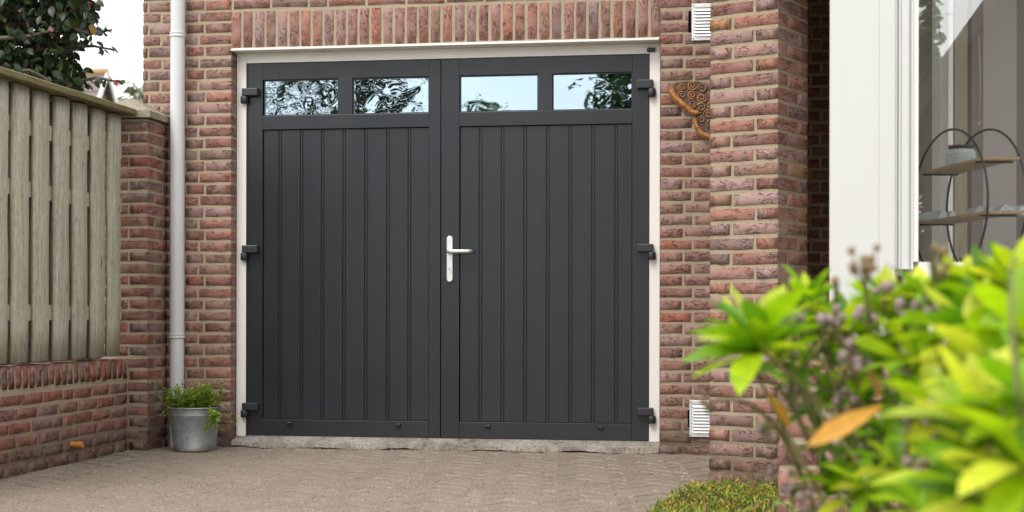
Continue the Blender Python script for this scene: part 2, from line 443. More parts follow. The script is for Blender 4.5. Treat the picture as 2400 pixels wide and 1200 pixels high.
M_bud = simple('mauve seed capsule', (0.27, 0.19, 0.19), 0.7, var=0.3, vs=80)
M_budb = simple('brown dry seed capsule', (0.20, 0.13, 0.06), 0.8, var=0.3, vs=80)
M_lawn = simple('lawn', (0.07, 0.11, 0.03), 1.0, var=0.3, vs=3)
M_asph = simple('street paving', (0.12, 0.11, 0.10), 0.95, var=0.2, vs=1.5)
M_rtile = simple('grey brown roof tile', (0.17, 0.14, 0.13), 0.8, var=0.3, vs=6)
M_fwall = simple('far brick wall', (0.26, 0.17, 0.13), 0.9, var=0.2, vs=12)
M_terraf = simple('ridge tile', (0.45, 0.27, 0.15), 0.8)

# ------------------------------------------------------------------ bricks
rng = random.Random(11)
def unit_brick(seed, L=0.2, Hh=0.048, Dp=0.1):
    r = random.Random(seed); nx, nzz = 4, 3; c = 0.0024
    xs = [-L/2 + c + (L-2*c)*i/(nx-1) for i in range(nx)]; zs = [-Hh/2 + c + (Hh-2*c)*j/(nzz-1) for j in range(nzz)]
    vs = [(x, r.uniform(-0.0028, 0.0010), z) for z in zs for x in xs]
    border = [(i, 0) for i in range(nx)] + [(nx-1, j) for j in range(1, nzz)] + [(i, nzz-1) for i in range(nx-2, -1, -1)] + [(0, j) for j in range(nzz-2, 0, -1)]
    fs = [(j*nx+i, j*nx+i+1, (j+1)*nx+i+1, (j+1)*nx+i) for j in range(nzz-1) for i in range(nx-1)]
    n = len(border); b0 = len(vs)
    rim = []
    for (i, j) in border:
        x = xs[i] + (-c if i == 0 else c if i == nx-1 else 0) ; z = zs[j] + (-c if j == 0 else c if j == nzz-1 else 0)
        x += r.uniform(-0.0018, 0.0018); z += r.uniform(-0.0022, 0.0022)
        rim.append((x, z))
    vs += [(x, 0.0030 + r.uniform(-0.0010, 0.0014), z) for x, z in rim]
    vs += [(x*0.995, Dp, z*0.99) for x, z in rim]
    for k in range(n):
        k2 = (k+1) % n; a, b = border[k], border[k2]
        fs.append((a[1]*nx+a[0], b0+k, b0+k2, b[1]*nx+b[0])[::-1])
        fs.append((b0+k, b0+n+k, b0+n+k2, b0+k2)[::-1])
    return vs, [f[::-1] for f in fs[:(nzz-1)*(nx-1)]] + fs[(nzz-1)*(nx-1):]
BV = [unit_brick(100+i) for i in range(9)]
BM = []
for i, (vs, fs) in enumerate(BV):
    mb = MB(); mb.add(vs, fs[:6], smooth=True); mb.f += [list(f) for f in fs[6:]]; mb.c += [None]*len(fs[6:]); mb.sm += [False]*len(fs[6:]); me = mb.mesh('brick', M_brick)
    bm = bmesh.new(); bm.from_mesh(me); bmesh.ops.recalc_face_normals(bm, faces=bm.faces[:]); bm.to_mesh(me); bm.free()
    BM.append(me)
PAL = [((0.350, 0.195, 0.155), 5), ((0.300, 0.165, 0.132), 4.5), ((0.390, 0.195, 0.142), 2.6), ((0.325, 0.215, 0.158), 3),
       ((0.375, 0.258, 0.228), 3), ((0.265, 0.188, 0.163), 1.8), ((0.430, 0.185, 0.120), 0.5)]
PALO = PAL + [((0.43, 0.245, 0.11), 0.8), ((0.44, 0.32, 0.29), 2.8), ((0.45, 0.245, 0.185), 3.8), ((0.41, 0.275, 0.235), 3.2)]
def pick(pal, r=rng):
    c = r.choices([p[0] for p in pal], [p[1] for p in pal])[0]; k = r.uniform(0.88, 1.10)*0.93
    return tuple(x*k*h*r.uniform(0.97, 1.03) for x, h in zip(c, (1.0, 0.88, 0.87)))
def foot(col, z):
    """bricks in the splash zone are stained grey-brown"""
    if z < 0.10:
        return tuple(0.35*a + 0.65*b for a, b in zip(col, (0.125, 0.095, 0.07)))
    if z < 0.2: return tuple(0.75*a + 0.25*b for a, b in zip(col, (0.15, 0.105, 0.08)))
    return col

class Wall:
    """lays bricks on a plane: s runs along direction ang from origin; the brick face looks to the right-hand side of -Y when ang = 0"""
    def __init__(s, parent, ox, oy, ang, pal=PAL, dark=1.0):
        s.p, s.ox, s.oy, s.ang, s.pal = parent, ox, oy, ang, pal; s.n = 0; s.mass = MB()
    def brick(s, s0, s1, z0, z1, depth=0.1, standing=False, mass=False, push=None, col=None):
        L = s1 - s0; zc = (z0+z1)/2; sc_ = (s0+s1)/2
        c, sn = math.cos(s.ang), math.sin(s.ang)
        off = rng.uniform(-0.0012, 0.0010) if push is None else push
        x, y = s.ox + sc_*c - off*sn, s.oy + sc_*sn + off*c
        i = rng.randrange(len(BM)); col = col or foot(pick(s.pal), zc)
        if standing:
            scl = ((z1-z0)/0.2, depth/0.1, L/0.048); rot = (0, RD(90), s.ang)
        else:
            scl = (L/0.2, depth/0.1, (z1-z0)/0.048); rot = (rng.uniform(-0.006, 0.006), rng.uniform(-0.006, 0.006), s.ang)
            if rng.random() < 0.5:
                pass
        M = Matrix.LocRotScale(Vector((x, y, zc)), Euler(rot), Vector(scl))
        if mass:
            vs, fs = BV[i]; s.mass.add([M @ Vector(v) for v in vs], fs, col, False); return None
        s.n += 1
        return link('brick', BM[i], s.p, (x, y, zc), rot, scl, col)
    def finish(s, name='far_brickwork'):
        if s.mass.v:
            o = s.mass.build(name, M_brickj, s.p); o['kind'] = 'stuff'
JT = 0.012
def zrow(k): return 0.062*k - 0.002, 0.062*k + 0.046
def course(W, k, s0, s1, seq, **kw):
    """fills s0..s1 with pieces of the lengths in seq, from s0 (or from s1 when reverse)"""
    z0, z1 = zrow(k); rev = kw.pop('rev', False)
    a = 0.0; L = s1 - s0; i = 0; out = []
    while a < L - 0.02:
        l = seq[i] if i < len(seq) else rng.choice([0.2, 0.2, 0.2, 0.097])
        e = min(a + l + rng.uniform(-0.004, 0.004), L)
        if L - e < 0.035: e = L
        out.append((a, e)); a = e + JT + rng.uniform(-0.002, 0.002); i += 1
    for (a, e) in out:
        if rev: a, e = L - e, L - a
        dz = rng.uniform(-0.0018, 0.0018)
        W.brick(s0 + a, s0 + e, z0 + dz, z1 + dz + rng.uniform(-0.002, 0.002), **kw)

# ------------------------------------------------------------------ the ground
D = 7.707                                   # face of the garage wall
g = MB(); g.add([(-150, -150, -0.03), (150, -150, -0.03), (150, 150, -0.03), (-150, 150, -0.03)], [(0, 1, 2, 3)])
g.build('ground', M_asph); tag(bpy.data.objects['ground'], kind='structure')
g = MB(); g.add([(-90, -20, -0.012), (-3.34, -20, -0.012), (-3.34, 60, -0.012), (-90, 60, -0.012)], [(0, 1, 2, 3)])
tag(g.build('lawn', M_lawn), kind='structure')

# driveway of herringbone pavers
drive = MB()
drive.add([(-3.2, -3.0, -0.011), (2.2, -3.0, -0.011), (2.2, 8.2, -0.011), (-3.2, 8.2, -0.011)], [(0, 1, 2, 3)])
drv = drive.build('driveway', M_joint); tag(drv, kind='structure')
PAVP = [(0.335, 0.272, 0.212), (0.345, 0.282, 0.222), (0.318, 0.260, 0.204), (0.338, 0.275, 0.218), (0.326, 0.266, 0.212)]
def paver_geo(L, Wd, seed):
    r = random.Random(seed); g_ = 0.010
    a, b = L/2 - 0.0022, Wd/2 - 0.0022
    bot = [(-a, -b, -0.03), (a, -b, -0.03), (a, b, -0.03), (-a, b, -0.03)]
    mid = [(x + r.uniform(-.001, .001), y + r.uniform(-.001, .001), -0.010) for x, y in ((-a, -b), (a, -b), (a, b), (-a, b))]
    top = [(x, y, r.uniform(-.0012, .0008)) for x, y in ((-a+g_, -b+g_), (a-g_, -b+g_), (a-g_, b-g_), (-a+g_, b-g_))]
    vs = bot + mid + top + [(0, 0, 0.0008)]
    fs = [(i, (i+1) % 4, 4+(i+1) % 4, 4+i) for i in range(4)] + [(4+i, 4+(i+1) % 4, 8+(i+1) % 4, 8+i) for i in range(4)] + [(8+i, 8+(i+1) % 4, 12) for i in range(4)]
    return vs, fs
PV = [paver_geo(0.21, 0.105, 70+i) for i in range(6)]
PM = []
for vs, fs in PV:
    mb = MB(); mb.add(vs, fs); PM.append(mb.mesh('paver', M_paver))
Wp = 0.105; th = RD(52)
ct, st = math.cos(th), math.sin(th)
cands = []
for i in range(-120, 121):
    for j in range(-120, 121):
        # herringbone of 2:1 blocks: cell (i,j) starts a block when (i-j) % 4 == 0 (lying) or 2 (standing)
        m = (i - j) % 4
        if m == 0: cx_, cy_, r_ = (i+1)*Wp, (j+0.5)*Wp, 0.0
        elif m == 2: cx_, cy_, r_ = (i+0.5)*Wp, (j+0.0)*Wp, RD(90)
        else: continue
        x, y = cx_*ct - cy_*st - 1.5, cx_*st + cy_*ct + 5.0
        if -3.24 < x < 2.2 and -2.5 < y < 7.75: cands.append((x, y, r_ + th))
def seen(x, y):
    u = x*ca + y*sa; z = -x*sa + y*ca
    if z < 1: return None
    return CX + FPX*u/z, CY + FPX*H/z, z
mass = MB(); vis = []
for (x, y, r_) in cands:
    if x < -3.12 - 0.0 or (y > 7.72): 
        if x < -3.2: continue
    q = seen(x, y)
    inv = q and -70 < q[0] < 1760 and q[1] < 1235
    if inv: vis.append((q[2], x, y, r_))
    else: 
        vs, fs = PV[rng.randrange(6)]; M = Matrix.LocRotScale(Vector((x, y, rng.uniform(-.003, .001))), Euler((rng.uniform(-.006, .006), rng.uniform(-.006, .006), r_)), Vector((1, 1, 1)))
        mass.add([M @ Vector(v) for v in vs], fs, rng.choice(PAVP))
vis.sort()
for n_, (z, x, y, r_) in enumerate(vis):
    kv = rng.uniform(0.93, 1.07); col = tuple(q*kv for q in rng.choice(PAVP))
    z = rng.uniform(-.003, .002); rot = (rng.uniform(-.022, .022), rng.uniform(-.022, .022), r_)
    if n_ < 298:
        link('paver', PM[rng.randrange(6)], drv, (x, y, z), rot, (1, 1, 1), col)
    else:
        vs, fs = PV[rng.randrange(6)]; M = Matrix.LocRotScale(Vector((x, y, z)), Euler(rot), Vector((1, 1, 1)))
        mass.add([M @ Vector(v) for v in vs], fs, col)
o = mass.build('more_pavers', M_paverj, drv); o['kind'] = 'stuff'

# ------------------------------------------------------------------ garage wall
OL, OR = -2.700, -0.404                     # door opening
gw = empty('garage_wall', (-1.6, D, 0), 'red brown brick wall of the garage round the dark double door', 'wall')
core = MB(); m_ = 0.0022
core.box(-3.2+m_, OL-m_, D+m_, D+0.3, -0.05, 2.35)
core.box(OR+m_, 0.16, D+m_, D+0.27, -0.05, 2.35)
core.box(-3.2+m_, 0.16, D+m_, D+0.3, 2.3515, 3.2)
core.box(OL-m_+0.001, OR+m_-0.001, D+m_, D+0.1, 2.141, 2.3505)
core.box(-3.2+m_, -3.0, D+0.301, D+3.5, -0.05, 3.2)
core.build('mortar', M_mortar, gw)
W = Wall(gw, 0, D, 0.0)
for k in range(0, 39):
    a = k % 2
    course(W, k, -3.2, OL, [0.178, 0.2, 0.097] if a else [0.143, 0.097, 0.2], rev=True)
    if k == 38: continue
    course(W, k, OR, 0.02, [0.163, 0.2] if a else [0.113, 0.2])
n = 36; pitch = (OR - OL + 0.013)/n
for i in range(n):
    s0 = OL + 0.002 + i*pitch
    dz = rng.uniform(-0.003, 0.003)
    W.brick(s0, s0 + pitch - JT - rng.uniform(0, 0.003), 2.147 + dz, 2.338 + dz, standing=True, pal=None) if False else W.brick(s0, s0 + pitch - JT - rng.uniform(0, 0.003), 2.147 + dz, 2.338 + dz, standing=True)
course(W, 38, OL + 0.012, 0.16, [0.2, 0.2, 0.097, 0.2, 0.2, 0.2])
for k in range(39, 52): course(W, k, -3.2, 0.16, [0.2] if k % 2 else [0.097, 0.2], mass=True)
for k in range(0, 39): course(W, k, 0.032, 0.16, [0.2], mass=True)
Ws = Wall(gw, -3.2, D + 3.4, -math.pi/2)     # the garage's left flank, seen only from further left
Ws.mass = W.mass
for k in range(0, 52): course(Ws, k, 0.0, 3.28, [0.2] if k % 2 else [0.097, 0.2], mass=True)
W.finish()
roof = MB(); roof.box(-3.25, 0.20, D-0.05, D+3.6, 3.2, 3.3); roof.build('flat_roof', M_rtile, gw)

# white lintel plate
o = MB().box(OL+0.002, OR-0.004, D-0.014, D+0.11, 2.127, 2.139, 0.002).build('lintel_strip', M_white)
tag(o, 'thin white steel lintel plate under the row of upright bricks', 'lintel')

# threshold of old concrete with a broken front edge
th_ = MB(); nx = 70; r = random.Random(5)
ys = [D - 0.035, D - 0.020, D + 0.02, D + 0.10, D + 0.16]
rows = []
for i in range(nx+1):
    x = OL + 0.003 + (OR - OL - 0.006)*i/nx
    e = r.uniform(-0.007, 0.007) + 0.006*math.sin(i*0.7); h = r.uniform(-0.004, 0.003)
    gap = 0.001 + 0.006*math.sin(i*0.45 + 1) + r.uniform(-0.003, 0.004)
    rows.append([(x, D + 0.004 + e + 0.02, -0.004 + max(gap, 0)*0.5), (x, D - 0.008 + e, 0.001 + max(gap, 0)), (x, D - 0.001 + e*0.6, 0.029 + h*0.7), (x, D + 0.026 + e*0.3, 0.041 + h*0.5),
                 (x, D + 0.066, 0.049), (x, D + 0.067, 0.056), (x, D + 0.16, 0.057)])
vs = [p for rw in rows for p in rw]; m = len(rows[0])
fs = [(i*m+k, (i+1)*m+k, (i+1)*m+k+1, i*m+k+1) for i in range(nx) for k in range(m-1)]
th_.add(vs, fs)
tag(th_.build('threshold', M_conc), 'worn pale concrete threshold with a crumbling edge under the double door', 'threshold')

dirt = MB(); r = random.Random(14); lgd = None
def crumbs(x0, y0, x1, y1, n):
    for i in range(n):
        t = r.random(); x = x0 + (x1-x0)*t + r.gauss(0, .012); y = y0 + (y1-y0)*t + r.gauss(0, .012); q = r.uniform(.003, .010)*(1 if r.random() < .9 else 1.8)
        vs = [(x + q*math.cos(a)*r.uniform(.6, 1.2), y + q*math.sin(a)*r.uniform(.6, 1.2), -0.004) for a in (0, 1.3, 2.5, 3.8, 5.0)] + [(x, y, -0.001 + q*0.5)]
        dirt.add(vs, [(k, (k+1) % 5, 5) for k in range(5)], r.choice([(0.07, 0.055, 0.035), (0.06, 0.07, 0.025), (0.10, 0.08, 0.055), (0.16, 0.13, 0.10)]))
crumbs(-3.145, 4.2, -3.145, 7.40, 700); crumbs(-3.17, 7.415, -3.05, 7.415, 60); crumbs(-3.04, 7.43, -3.04, 7.69, 90); crumbs(-3.03, 7.69, -2.70, 7.69, 120)
crumbs(-2.70, 7.685, -0.40, 7.685, 600); crumbs(-0.40, 7.69, 0.0, 7.69, 120); crumbs(-0.15, 6.38, -0.02, 6.30, 60)
o = dirt.build('crumbs', M_paverj, None, fix=False); tag(o, 'dirt and moss crumbs lying along the feet of the walls', 'dirt', kind='stuff')

# ------------------------------------------------------------------ garage door
Yf, Yd = D + 0.075, D + 0.085
k_ = Yd / D
def X(v): return v*k_
def Z(v): return H + (v-H)*k_
gd = empty('garage_door', (-1.56, Yd, 0.05), 'anthracite double garage door with four high panes in a cream white frame', 'door')
fr = MB()
fr.box(OL+0.004, X(-2.614), Yf, Yf+0.09, 0.052, 2.1265, 0.002)
fr.box(X(-0.457), OR-0.004, Yf, Yf+0.09, 0.052, 2.1265, 0.002)
fr.build('frame_jamb', M_white, gd)
MB().box(X(-2.614)+0.0005, X(-0.457)-0.0005, Yf, Yf+0.09, Z(2.0585), 2.1265, 0.002).build('frame_head', M_white, gd)
st_ = MB(); st_.box(X(-2.614)+0.001, X(-2.614)+0.006, Yf+0.004, Yf+0.08, 0.058, Z(2.0585)-0.001)
st_.build('door_seal', M_hinge, gd)
MB().box(OL+0.03, OR-0.03, Yf+0.091, Yf+0.11, 0.0, 2.13).build('dark_backing', M_dark, gd)

def leaf_door(x0, x1, a0, a1, panes, joints, left):
    """x0..x1 the leaf, a0..a1 its panelled opening, panes the glazed openings, joints the plank joints"""
    lf = MB(); y1 = Yd + 0.06
    zt, zb = Z(2.0565), Z(0.0655)
    zp1, zp0 = Z(1.9685), Z(1.7765)
    zm, zl = Z(1.7025), Z(0.1515)
    lf.box(x0, a0, Yd, y1, zb, zt, 0.0018)
    lf.box(a1, x1, Yd, y1, zb, zt, 0.0018)
    root = lf.build('door_leaf', M_door, gd)
    root['label'] = 'left leaf with wavy panes and no handle' if left else 'right leaf carrying the silver lever handle'
    MB().box(a0+.0004, a1-.0004, Yd, y1, zp1, zt, 0.0014).build('top_rail', M_door, root)
    MB().box(a0+.0004, a1-.0004, Yd, y1, zm, zp0, 0.0014).build('middle_rail', M_door, root)
    MB().box(a0+.0004, a1-.0004, Yd, y1, zb, zl, 0.0014).build('bottom_rail', M_door, root)
    (p0, p1), (q0, q1) = panes
    MB().box(p1, q0, Yd, y1, zp0+.0004, zp1-.0004, 0.0014).build('mullion', M_door, root)
    for (u0, u1) in panes:
        b = MB()
        b.box(u0+.0005, u0+0.006, Yd+0.010, y1-0.002, zp0+.0005, zp1-.0005); b.box(u1-0.006, u1-.0005, Yd+0.010, y1-0.002, zp0+.0005, zp1-.0005)
        b.box(u0+.0062, u1-.0062, Yd+0.010, y1-0.002, zp1-0.006, zp1-.0005); b.box(u0+.0062, u1-.0062, Yd+0.010, y1-0.002, zp0+.0005, zp0+0.006)
        b.build('glazing_bead', M_black, root)
        MB().box(u0+0.003, u1-0.003, Yd+0.016, Yd+0.022, zp0+0.003, zp1-0.003).build('window_pane', M_glassL if left else M_glassR, root)
    MB().box(a0+.001, a1-.001, Yd+0.021, Yd+0.05, zl+.001, zm-.001).build('panel_backing', M_door, root)
    edges = [a0+0.002] + joints + [a1-0.002]
    for i in range(len(edges)-1):
        e0 = edges[i] + (0.0088 if i else 0); e1 = edges[i+1] - (0.0088 if i < len(edges)-2 else 0)
        MB().box(e0, e1, Yd+0.013, Yd+0.0208, zl+0.002, zm-0.002, 0.0022).build('plank', M_door, root)
        if i < len(edges)-2:                 # slim bead lying in each joint
            MB().box(edges[i+1]-0.0045, edges[i+1]+0.0045, Yd+0.0150, Yd+0.0208, zl+0.003, zm-0.003, 0.001).build('joint_bead', M_door, root)
    return root
jl = [atx for atx in ()]
def px2x(px, y=600):
    dx = px - CX; u = dx/FPX
    return Yd*(u*ca - sa)/(u*sa + ca)
left_leaf = leaf_door(X(-2.612), X(-1.5545), X(-2.5255), X(-1.6165), [(X(-2.521), X(-2.108)), (X(-2.031), X(-1.6165))],
                      [px2x(p) for p in (654, 704.6, 754, 804.6, 855.6, 907.5, 958)], True)
right_leaf = leaf_door(X(-1.5505), X(-0.4595), X(-1.453), X(-0.5465), [(X(-1.453)+.0005, X(-1.037)), (X(-0.963), X(-0.5465)-.0005)],
                       [px2x(p) for p in (1125, 1177, 1230, 1283, 1336, 1389.5, 1444)], False)
# hinges: an arm on the leaf, a barrel on the frame
def hinge(px0, px1, pb0, pb1, py0, py1, parent):
    def pt(px, py):
        dx, dy = px - CX, py - CY
        u, v = (dx + dy*ROLL)/FPX, -(dy - dx*ROLL)/FPX
        t = (Yf-0.02)/(u*sa + ca); return t*(u*ca - sa), H + v*t
    xa, zt = pt(px0, py0); xb, zb = pt(px1, py1); ba, bb = pt(pb0, py0)[0], pt(pb1, py0)[0]
    h = zt - zb
    b = MB(); b.box(min(xa, xb), max(xa, xb), Yf-0.030, Yd-0.0005, zb, zt, 0.0045); o = b.build('hinge', M_hinge, parent)
    bc, br = (ba+bb)/2, abs(bb-ba)/2
    b = MB(); b.lathe([(0, zb-0.001), (br*.86, zb-0.001), (br, zb-0.004), (br, zb-h*0.92), (br*.86, zb-h*0.98), (0, zb-h*0.98)], bc, Yf-0.014, 20)
    b.box(bc-br*.8, bc+br*.8, Yf-0.014, Yf-0.0005, zb-h*0.95, zb-0.004)
    b.build('hinge_barrel', M_hinge, parent)
for (y0, y1) in ((207, 224), (575, 592.5), (944, 961.5)): hinge(567.5, 604, 563.5, 580, y0, y1, left_leaf)
for (y0, y1) in ((187, 206.5), (571.5, 590), (955.5, 974.5)): hinge(1493, 1531, 1518, 1537, y0, y1, right_leaf)
# drainage caps on the bottom rails
def cap(px, py, root):
    x = px2x(px); z = H - (py-CY - (px-CX)*ROLL)/FPX * (Yd/(((px-CX)/FPX)*sa + ca))
    MB().box(x-0.0145, x+0.0145, Yd-0.012, Yd-0.0004, z-0.009, z+0.009, 0.003).build('drain_cap', M_black, root)
cap(680, 993, left_leaf); cap(934, 996.5, left_leaf); cap(1144, 1000, right_leaf); cap(1408, 1003, right_leaf)
# lever handle on a long backplate
def zat(px, py): return H - (py-CY - (px-CX)*ROLL)/FPX * (Yd/(((px-CX)/FPX)*sa + ca))
hx = px2x(1054.3); hz0, hz1 = zat(1054, 661), zat(1054, 553); hw = 0.0165
pl = []
for i in range(13): a = math.pi*i/12; pl.append((hx + hw*math.cos(a), hz1 - hw + hw*math.sin(a)))
for i in range(13): a = math.pi + math.pi*i/12; pl.append((hx + hw*math.cos(a), hz0 + hw + hw*math.sin(a)))
Mx = Matrix(((1, 0, 0, 0), (0, 0, 1, 0), (0, 1, 0, 0), (0, 0, 0, 1)))
hb = MB(); hb.prism(pl, Yd-0.010, Yd-0.0004, Mx); hnd = hb.build('handle_plate', M_alu, right_leaf)
bv = hnd.modifiers.new('edge', 'BEVEL'); bv.width = 0.003; bv.segments = 2; bv.limit_method = 'ANGLE'
lz = zat(1054, 590)
lv = MB(); lv.tube([(hx, Yd-0.009, lz), (hx, Yd-0.034, lz), (hx+0.004, Yd-0.046, lz), (hx+0.014, Yd-0.052, lz), (hx+0.10, Yd-0.052, lz), (hx+0.113, Yd-0.048, lz), (hx+0.119, Yd-0.036, lz), (hx+0.120, Yd-0.024, lz)],
                   [0.0125, 0.0125, 0.0115, 0.0105, 0.0100, 0.0100, 0.0098, 0.0095], 14)
lv.build('handle_lever', M_alu, right_leaf)
cz = zat(1054, 632.5)
cy_ = MB(); pts = [(hx + 0.0118*math.cos(2*math.pi*i/24), cz + 0.0165*math.sin(2*math.pi*i/24)) for i in range(24)]
cy_.prism(pts, Yd-0.0145, Yd-0.0095, Mx); cy_.build('lock_cylinder', M_alu, right_leaf)
kh = MB(); kh.box(hx-0.0015, hx+0.0015, Yd-0.0152, Yd-0.0144, cz-0.004, cz+0.006); kh.prism([(hx + 0.003*math.cos(2*math.pi*i/12), cz+0.007 + 0.003*math.sin(2*math.pi*i/12)) for i in range(12)], Yd-0.0153, Yd-0.01435, Mx)
kh.build('keyhole', M_black, right_leaf)
# small sensor on the frame
sx0, sx1 = px2x(1515)*Yf/Yd, px2x(1535)*Yf/Yd
sz0, sz1 = H + (zat(1525, 122)-H)*Yf/Yd, H + (zat(1525, 112)-H)*Yf/Yd
ss = empty('door_sensor', ((sx0+sx1)/2, Yf, sz0), 'tiny black box screwed to the top right corner of the cream door frame', 'sensor')
MB().box(sx0, sx1, Yf-0.014, Yf-0.0005, sz0, sz1, 0.003).build('housing', M_black, ss)
MB().box(sx0+0.007, sx1-0.007, Yf-0.0165, Yf-0.0138, sz0+0.006, sz1-0.006, 0.0012).build('lens', M_hinge, ss)

# ------------------------------------------------------------------ drainpipe
dp = empty('drainpipe', (-2.980, 7.645, 0), 'pale grey round drainpipe running down the brick wall behind the planted bucket', 'drainpipe')
R_ = 0.0385
MB().lathe([(R_*.97, 0.0), (R_*.97, 0.592)], -2.981, 7.650, 28).build('pipe', M_pvc, dp)
MB().lathe([(R_, 0.590), (R_, 2.205)], -2.981, 7.650, 28).build('pipe', M_pvc, dp)
MB().lathe([(R_, 2.222), (R_, 3.1)], -2.980, 7.650, 28).build('pipe', M_pvc, dp)
for z, hh in ((0.597, 0.024), (2.212, 0.028)):
    MB().lathe([(R_, z-hh/2), (R_*1.08, z-hh/2), (R_*1.1, z-hh/2+.002), (R_*1.1, z-0.003), (R_*1.05, z-0.001), (R_*1.05, z+0.001), (R_*1.1, z+0.003), (R_*1.1, z+hh/2-.002), (R_*1.08, z+hh/2), (R_, z+hh/2)], -2.981, 7.650, 28).build('collar', M_pvc, dp)
for z in (0.66, 2.25):
    MB().box(-2.995, -2.967, 7.690, D+0.002, z-0.012, z+0.012).build('bracket', M_pvc, dp)

# ------------------------------------------------------------------ garden wall, fence and gate pillar on the left
GX = -3.160
gwl = empty('garden_wall', (GX, 6.5, 0), 'low red brick garden wall with upright coping under the wooden fence', 'wall')
MB().box(GX-0.2+0.004, GX-0.0022, 3.0, 7.425, -0.05, 0.470).build('mortar', M_mortar, gwl)
PALG = [((0.350, 0.155, 0.110), 4), ((0.285, 0.145, 0.110), 3), ((0.300, 0.195, 0.135), 2), ((0.390, 0.165, 0.115), 3), ((0.260, 0.180, 0.145), 2)]
# face looks to +X: s runs towards +Y when ang = +90 deg
Wg = Wall(gwl, GX, 0, RD(90), PALG)
for k in range(0, 6):
    course(Wg, k, 5.75, 7.405, [0.2, 0.2, 0.2] if k % 2 else [0.145, 0.2, 0.2], rev=True)
    course(Wg, k, 3.0, 5.738, [0.2] if k % 2 else [0.097], mass=True)
y = 7.405; i = 0
while y > 3.05:
    wdt = rng.uniform(0.049, 0.054)
    dz = rng.uniform(-0.004, 0.003)
    Wg.brick(y-wdt, y, 0.382 + dz, 0.480 + dz, depth=0.2, standing=True, mass=(y < 5.7)); y -= wdt + rng.uniform(0.011, 0.015)
Wg.finish()
# clay pipe stub
cp = MB(); c0 = Vector((GX-0.02, 6.747, 0.092)); ax = Vector((1, 0.05, -0.05)).normalized()
yv = Vector((0, 0, 1)).cross(ax).normalized(); zv = ax.cross(yv)
prof = [(0.000, 0.0135), (0.072, 0.0150), (0.078, 0.0160), (0.080, 0.0150), (0.080, 0.0085), (0.04, 0.008), (0.03, 0.0)]
vs = [c0 + ax*t + (yv*math.cos(2*math.pi*k/18) + zv*math.sin(2*math.pi*k/18))*r_ for t, r_ in prof for k in range(18)]
fs = [(i*18+k, i*18+(k+1) % 18, (i+1)*18+(k+1) % 18, (i+1)*18+k) for i in range(len(prof)-1) for k in range(18)]
cp.add(vs, fs, smooth=True)
tag(cp.build('clay_pipe', M_terra), 'short ochre clay pipe stub sticking out of the low garden wall', 'pipe')

# fence: half-round posts side by side under a cap rail
fc = empty('wooden_fence', (GX, 6.5, 0.49), 'weathered grey green fence of half round posts on the low brick wall', 'fence')
FX = GX + 0.002
def post(y0, y1, z0, z1, seed):
    r = random.Random(seed); mb = MB(); w_ = (y1-y0)/2; d_ = 0.033; yc = (y0+y1)/2; nseg = 11
    prof = [(-0.020, -w_), (0.0, -w_)]
    pts = []
    for i in range(nseg):
        a = math.pi*i/(nseg-1); pts.append((d_*math.sin(a)**0.75 - 0.005, -w_*math.cos(a)))
    prof = pts
    nz_ = 9; vs = []
    for j in range(nz_):
        z = z0 + (z1-z0)*j/(nz_-1); o1 = r.uniform(-.002, .002); s1 = 1 + r.uniform(-.018, .018)
        for (px_, py_) in prof: vs.append((FX - 0.022 + px_*s1 + o1 - (0.004 if j == 0 else 0), yc + py_*s1*(0.985 if j == 0 else 1), z))
    n = len(prof)
    fs = [(j*n+k, j*n+(k+1) % n, (j+1)*n+(k+1) % n, (j+1)*n+k) for j in range(nz_-1) for k in range(n)]
    fs += [list(range(n))[::-1], [(nz_-1)*n+k for k in range(n)]]
    mb.add([(a, b - yc, c) for a, b, c in vs], fs, smooth=False)
    o = mb.build('fence_post', M_wood, fc); o.location = (0, yc, 0)
    for p in o.data.polygons: p.use_smooth = len(p.vertices) == 4
    return o
edges = []
for a in (7.118, 6.926, 6.722, 6.523, 6.316, 6.119, 5.925, 5.730, 5.535, 5.34, 5.145, 4.95):
    a += 0.035*a/3.16; edges.append((a, a + 0.149))
for i, (a, b) in enumerate(edges): post(a, b, 0.500 + rng.uniform(-.004, .006), 1.735, 40+i)
for i in range(12):                          # boards on the garden side close most of each gap
    yb = 7.30 - 0.198*i
    o = MB().box(FX-0.118, FX-0.096, yb-0.190, yb, 0.484, 1.73, 0.002).build('garden_side_board', M_wood, fc)
for z in (0.72, 1.28, 1.56):
    MB().box(FX-0.0955, FX-0.030, 4.8, 7.40, z-0.035, z+0.035).build('back_rail', M_wood, fc)
cpz = MB(); ns = 24; r = random.Random(8); vs = []
for i in range(ns+1):
    y = 4.8 + (7.392-4.8)*i/ns; z = 1.737 + 0.012*(y-6)/1.4
    e = r.uniform(-.0025, .0025)
    for dx, dz in ((-0.16, 0), (0.055+e, 0+e*.5), (0.057+e, 0.004), (0.057+e, 0.026), (0.052+e, 0.031), (-0.16, 0.040)): vs.append((FX+dx, y, z+dz))
n = 6; fs = [(i*n+k, i*n+(k+1) % n, (i+1)*n+(k+1) % n, (i+1)*n+k) for i in range(ns) for k in range(n)] + [list(range(n))[::-1], [ns*n+k for k in range(n)]]
cpz.add(vs, fs)
def capwood():
    t = NT('cap rail pine'); v = t.world((8, 1.4, 30)); g_ = t.noise(v, 6, 5, 0.6); p = t.noise(t.world(), 9, 4)
    c = t.ramp(g_, [(0.3, (0.11, 0.082, 0.04)), (0.5, (0.20, 0.155, 0.082)), (0.72, (0.31, 0.25, 0.145))])
    c = t.mix(t.math('MULTIPLY', p, 0.6), c, (0.15, 0.155, 0.055))
    t.pbr(c, 0.85, t.bump(g_, 0.5, 0.004), spec=0.2); return t.m
cpz.build('cap_rail', capwood(), fc)

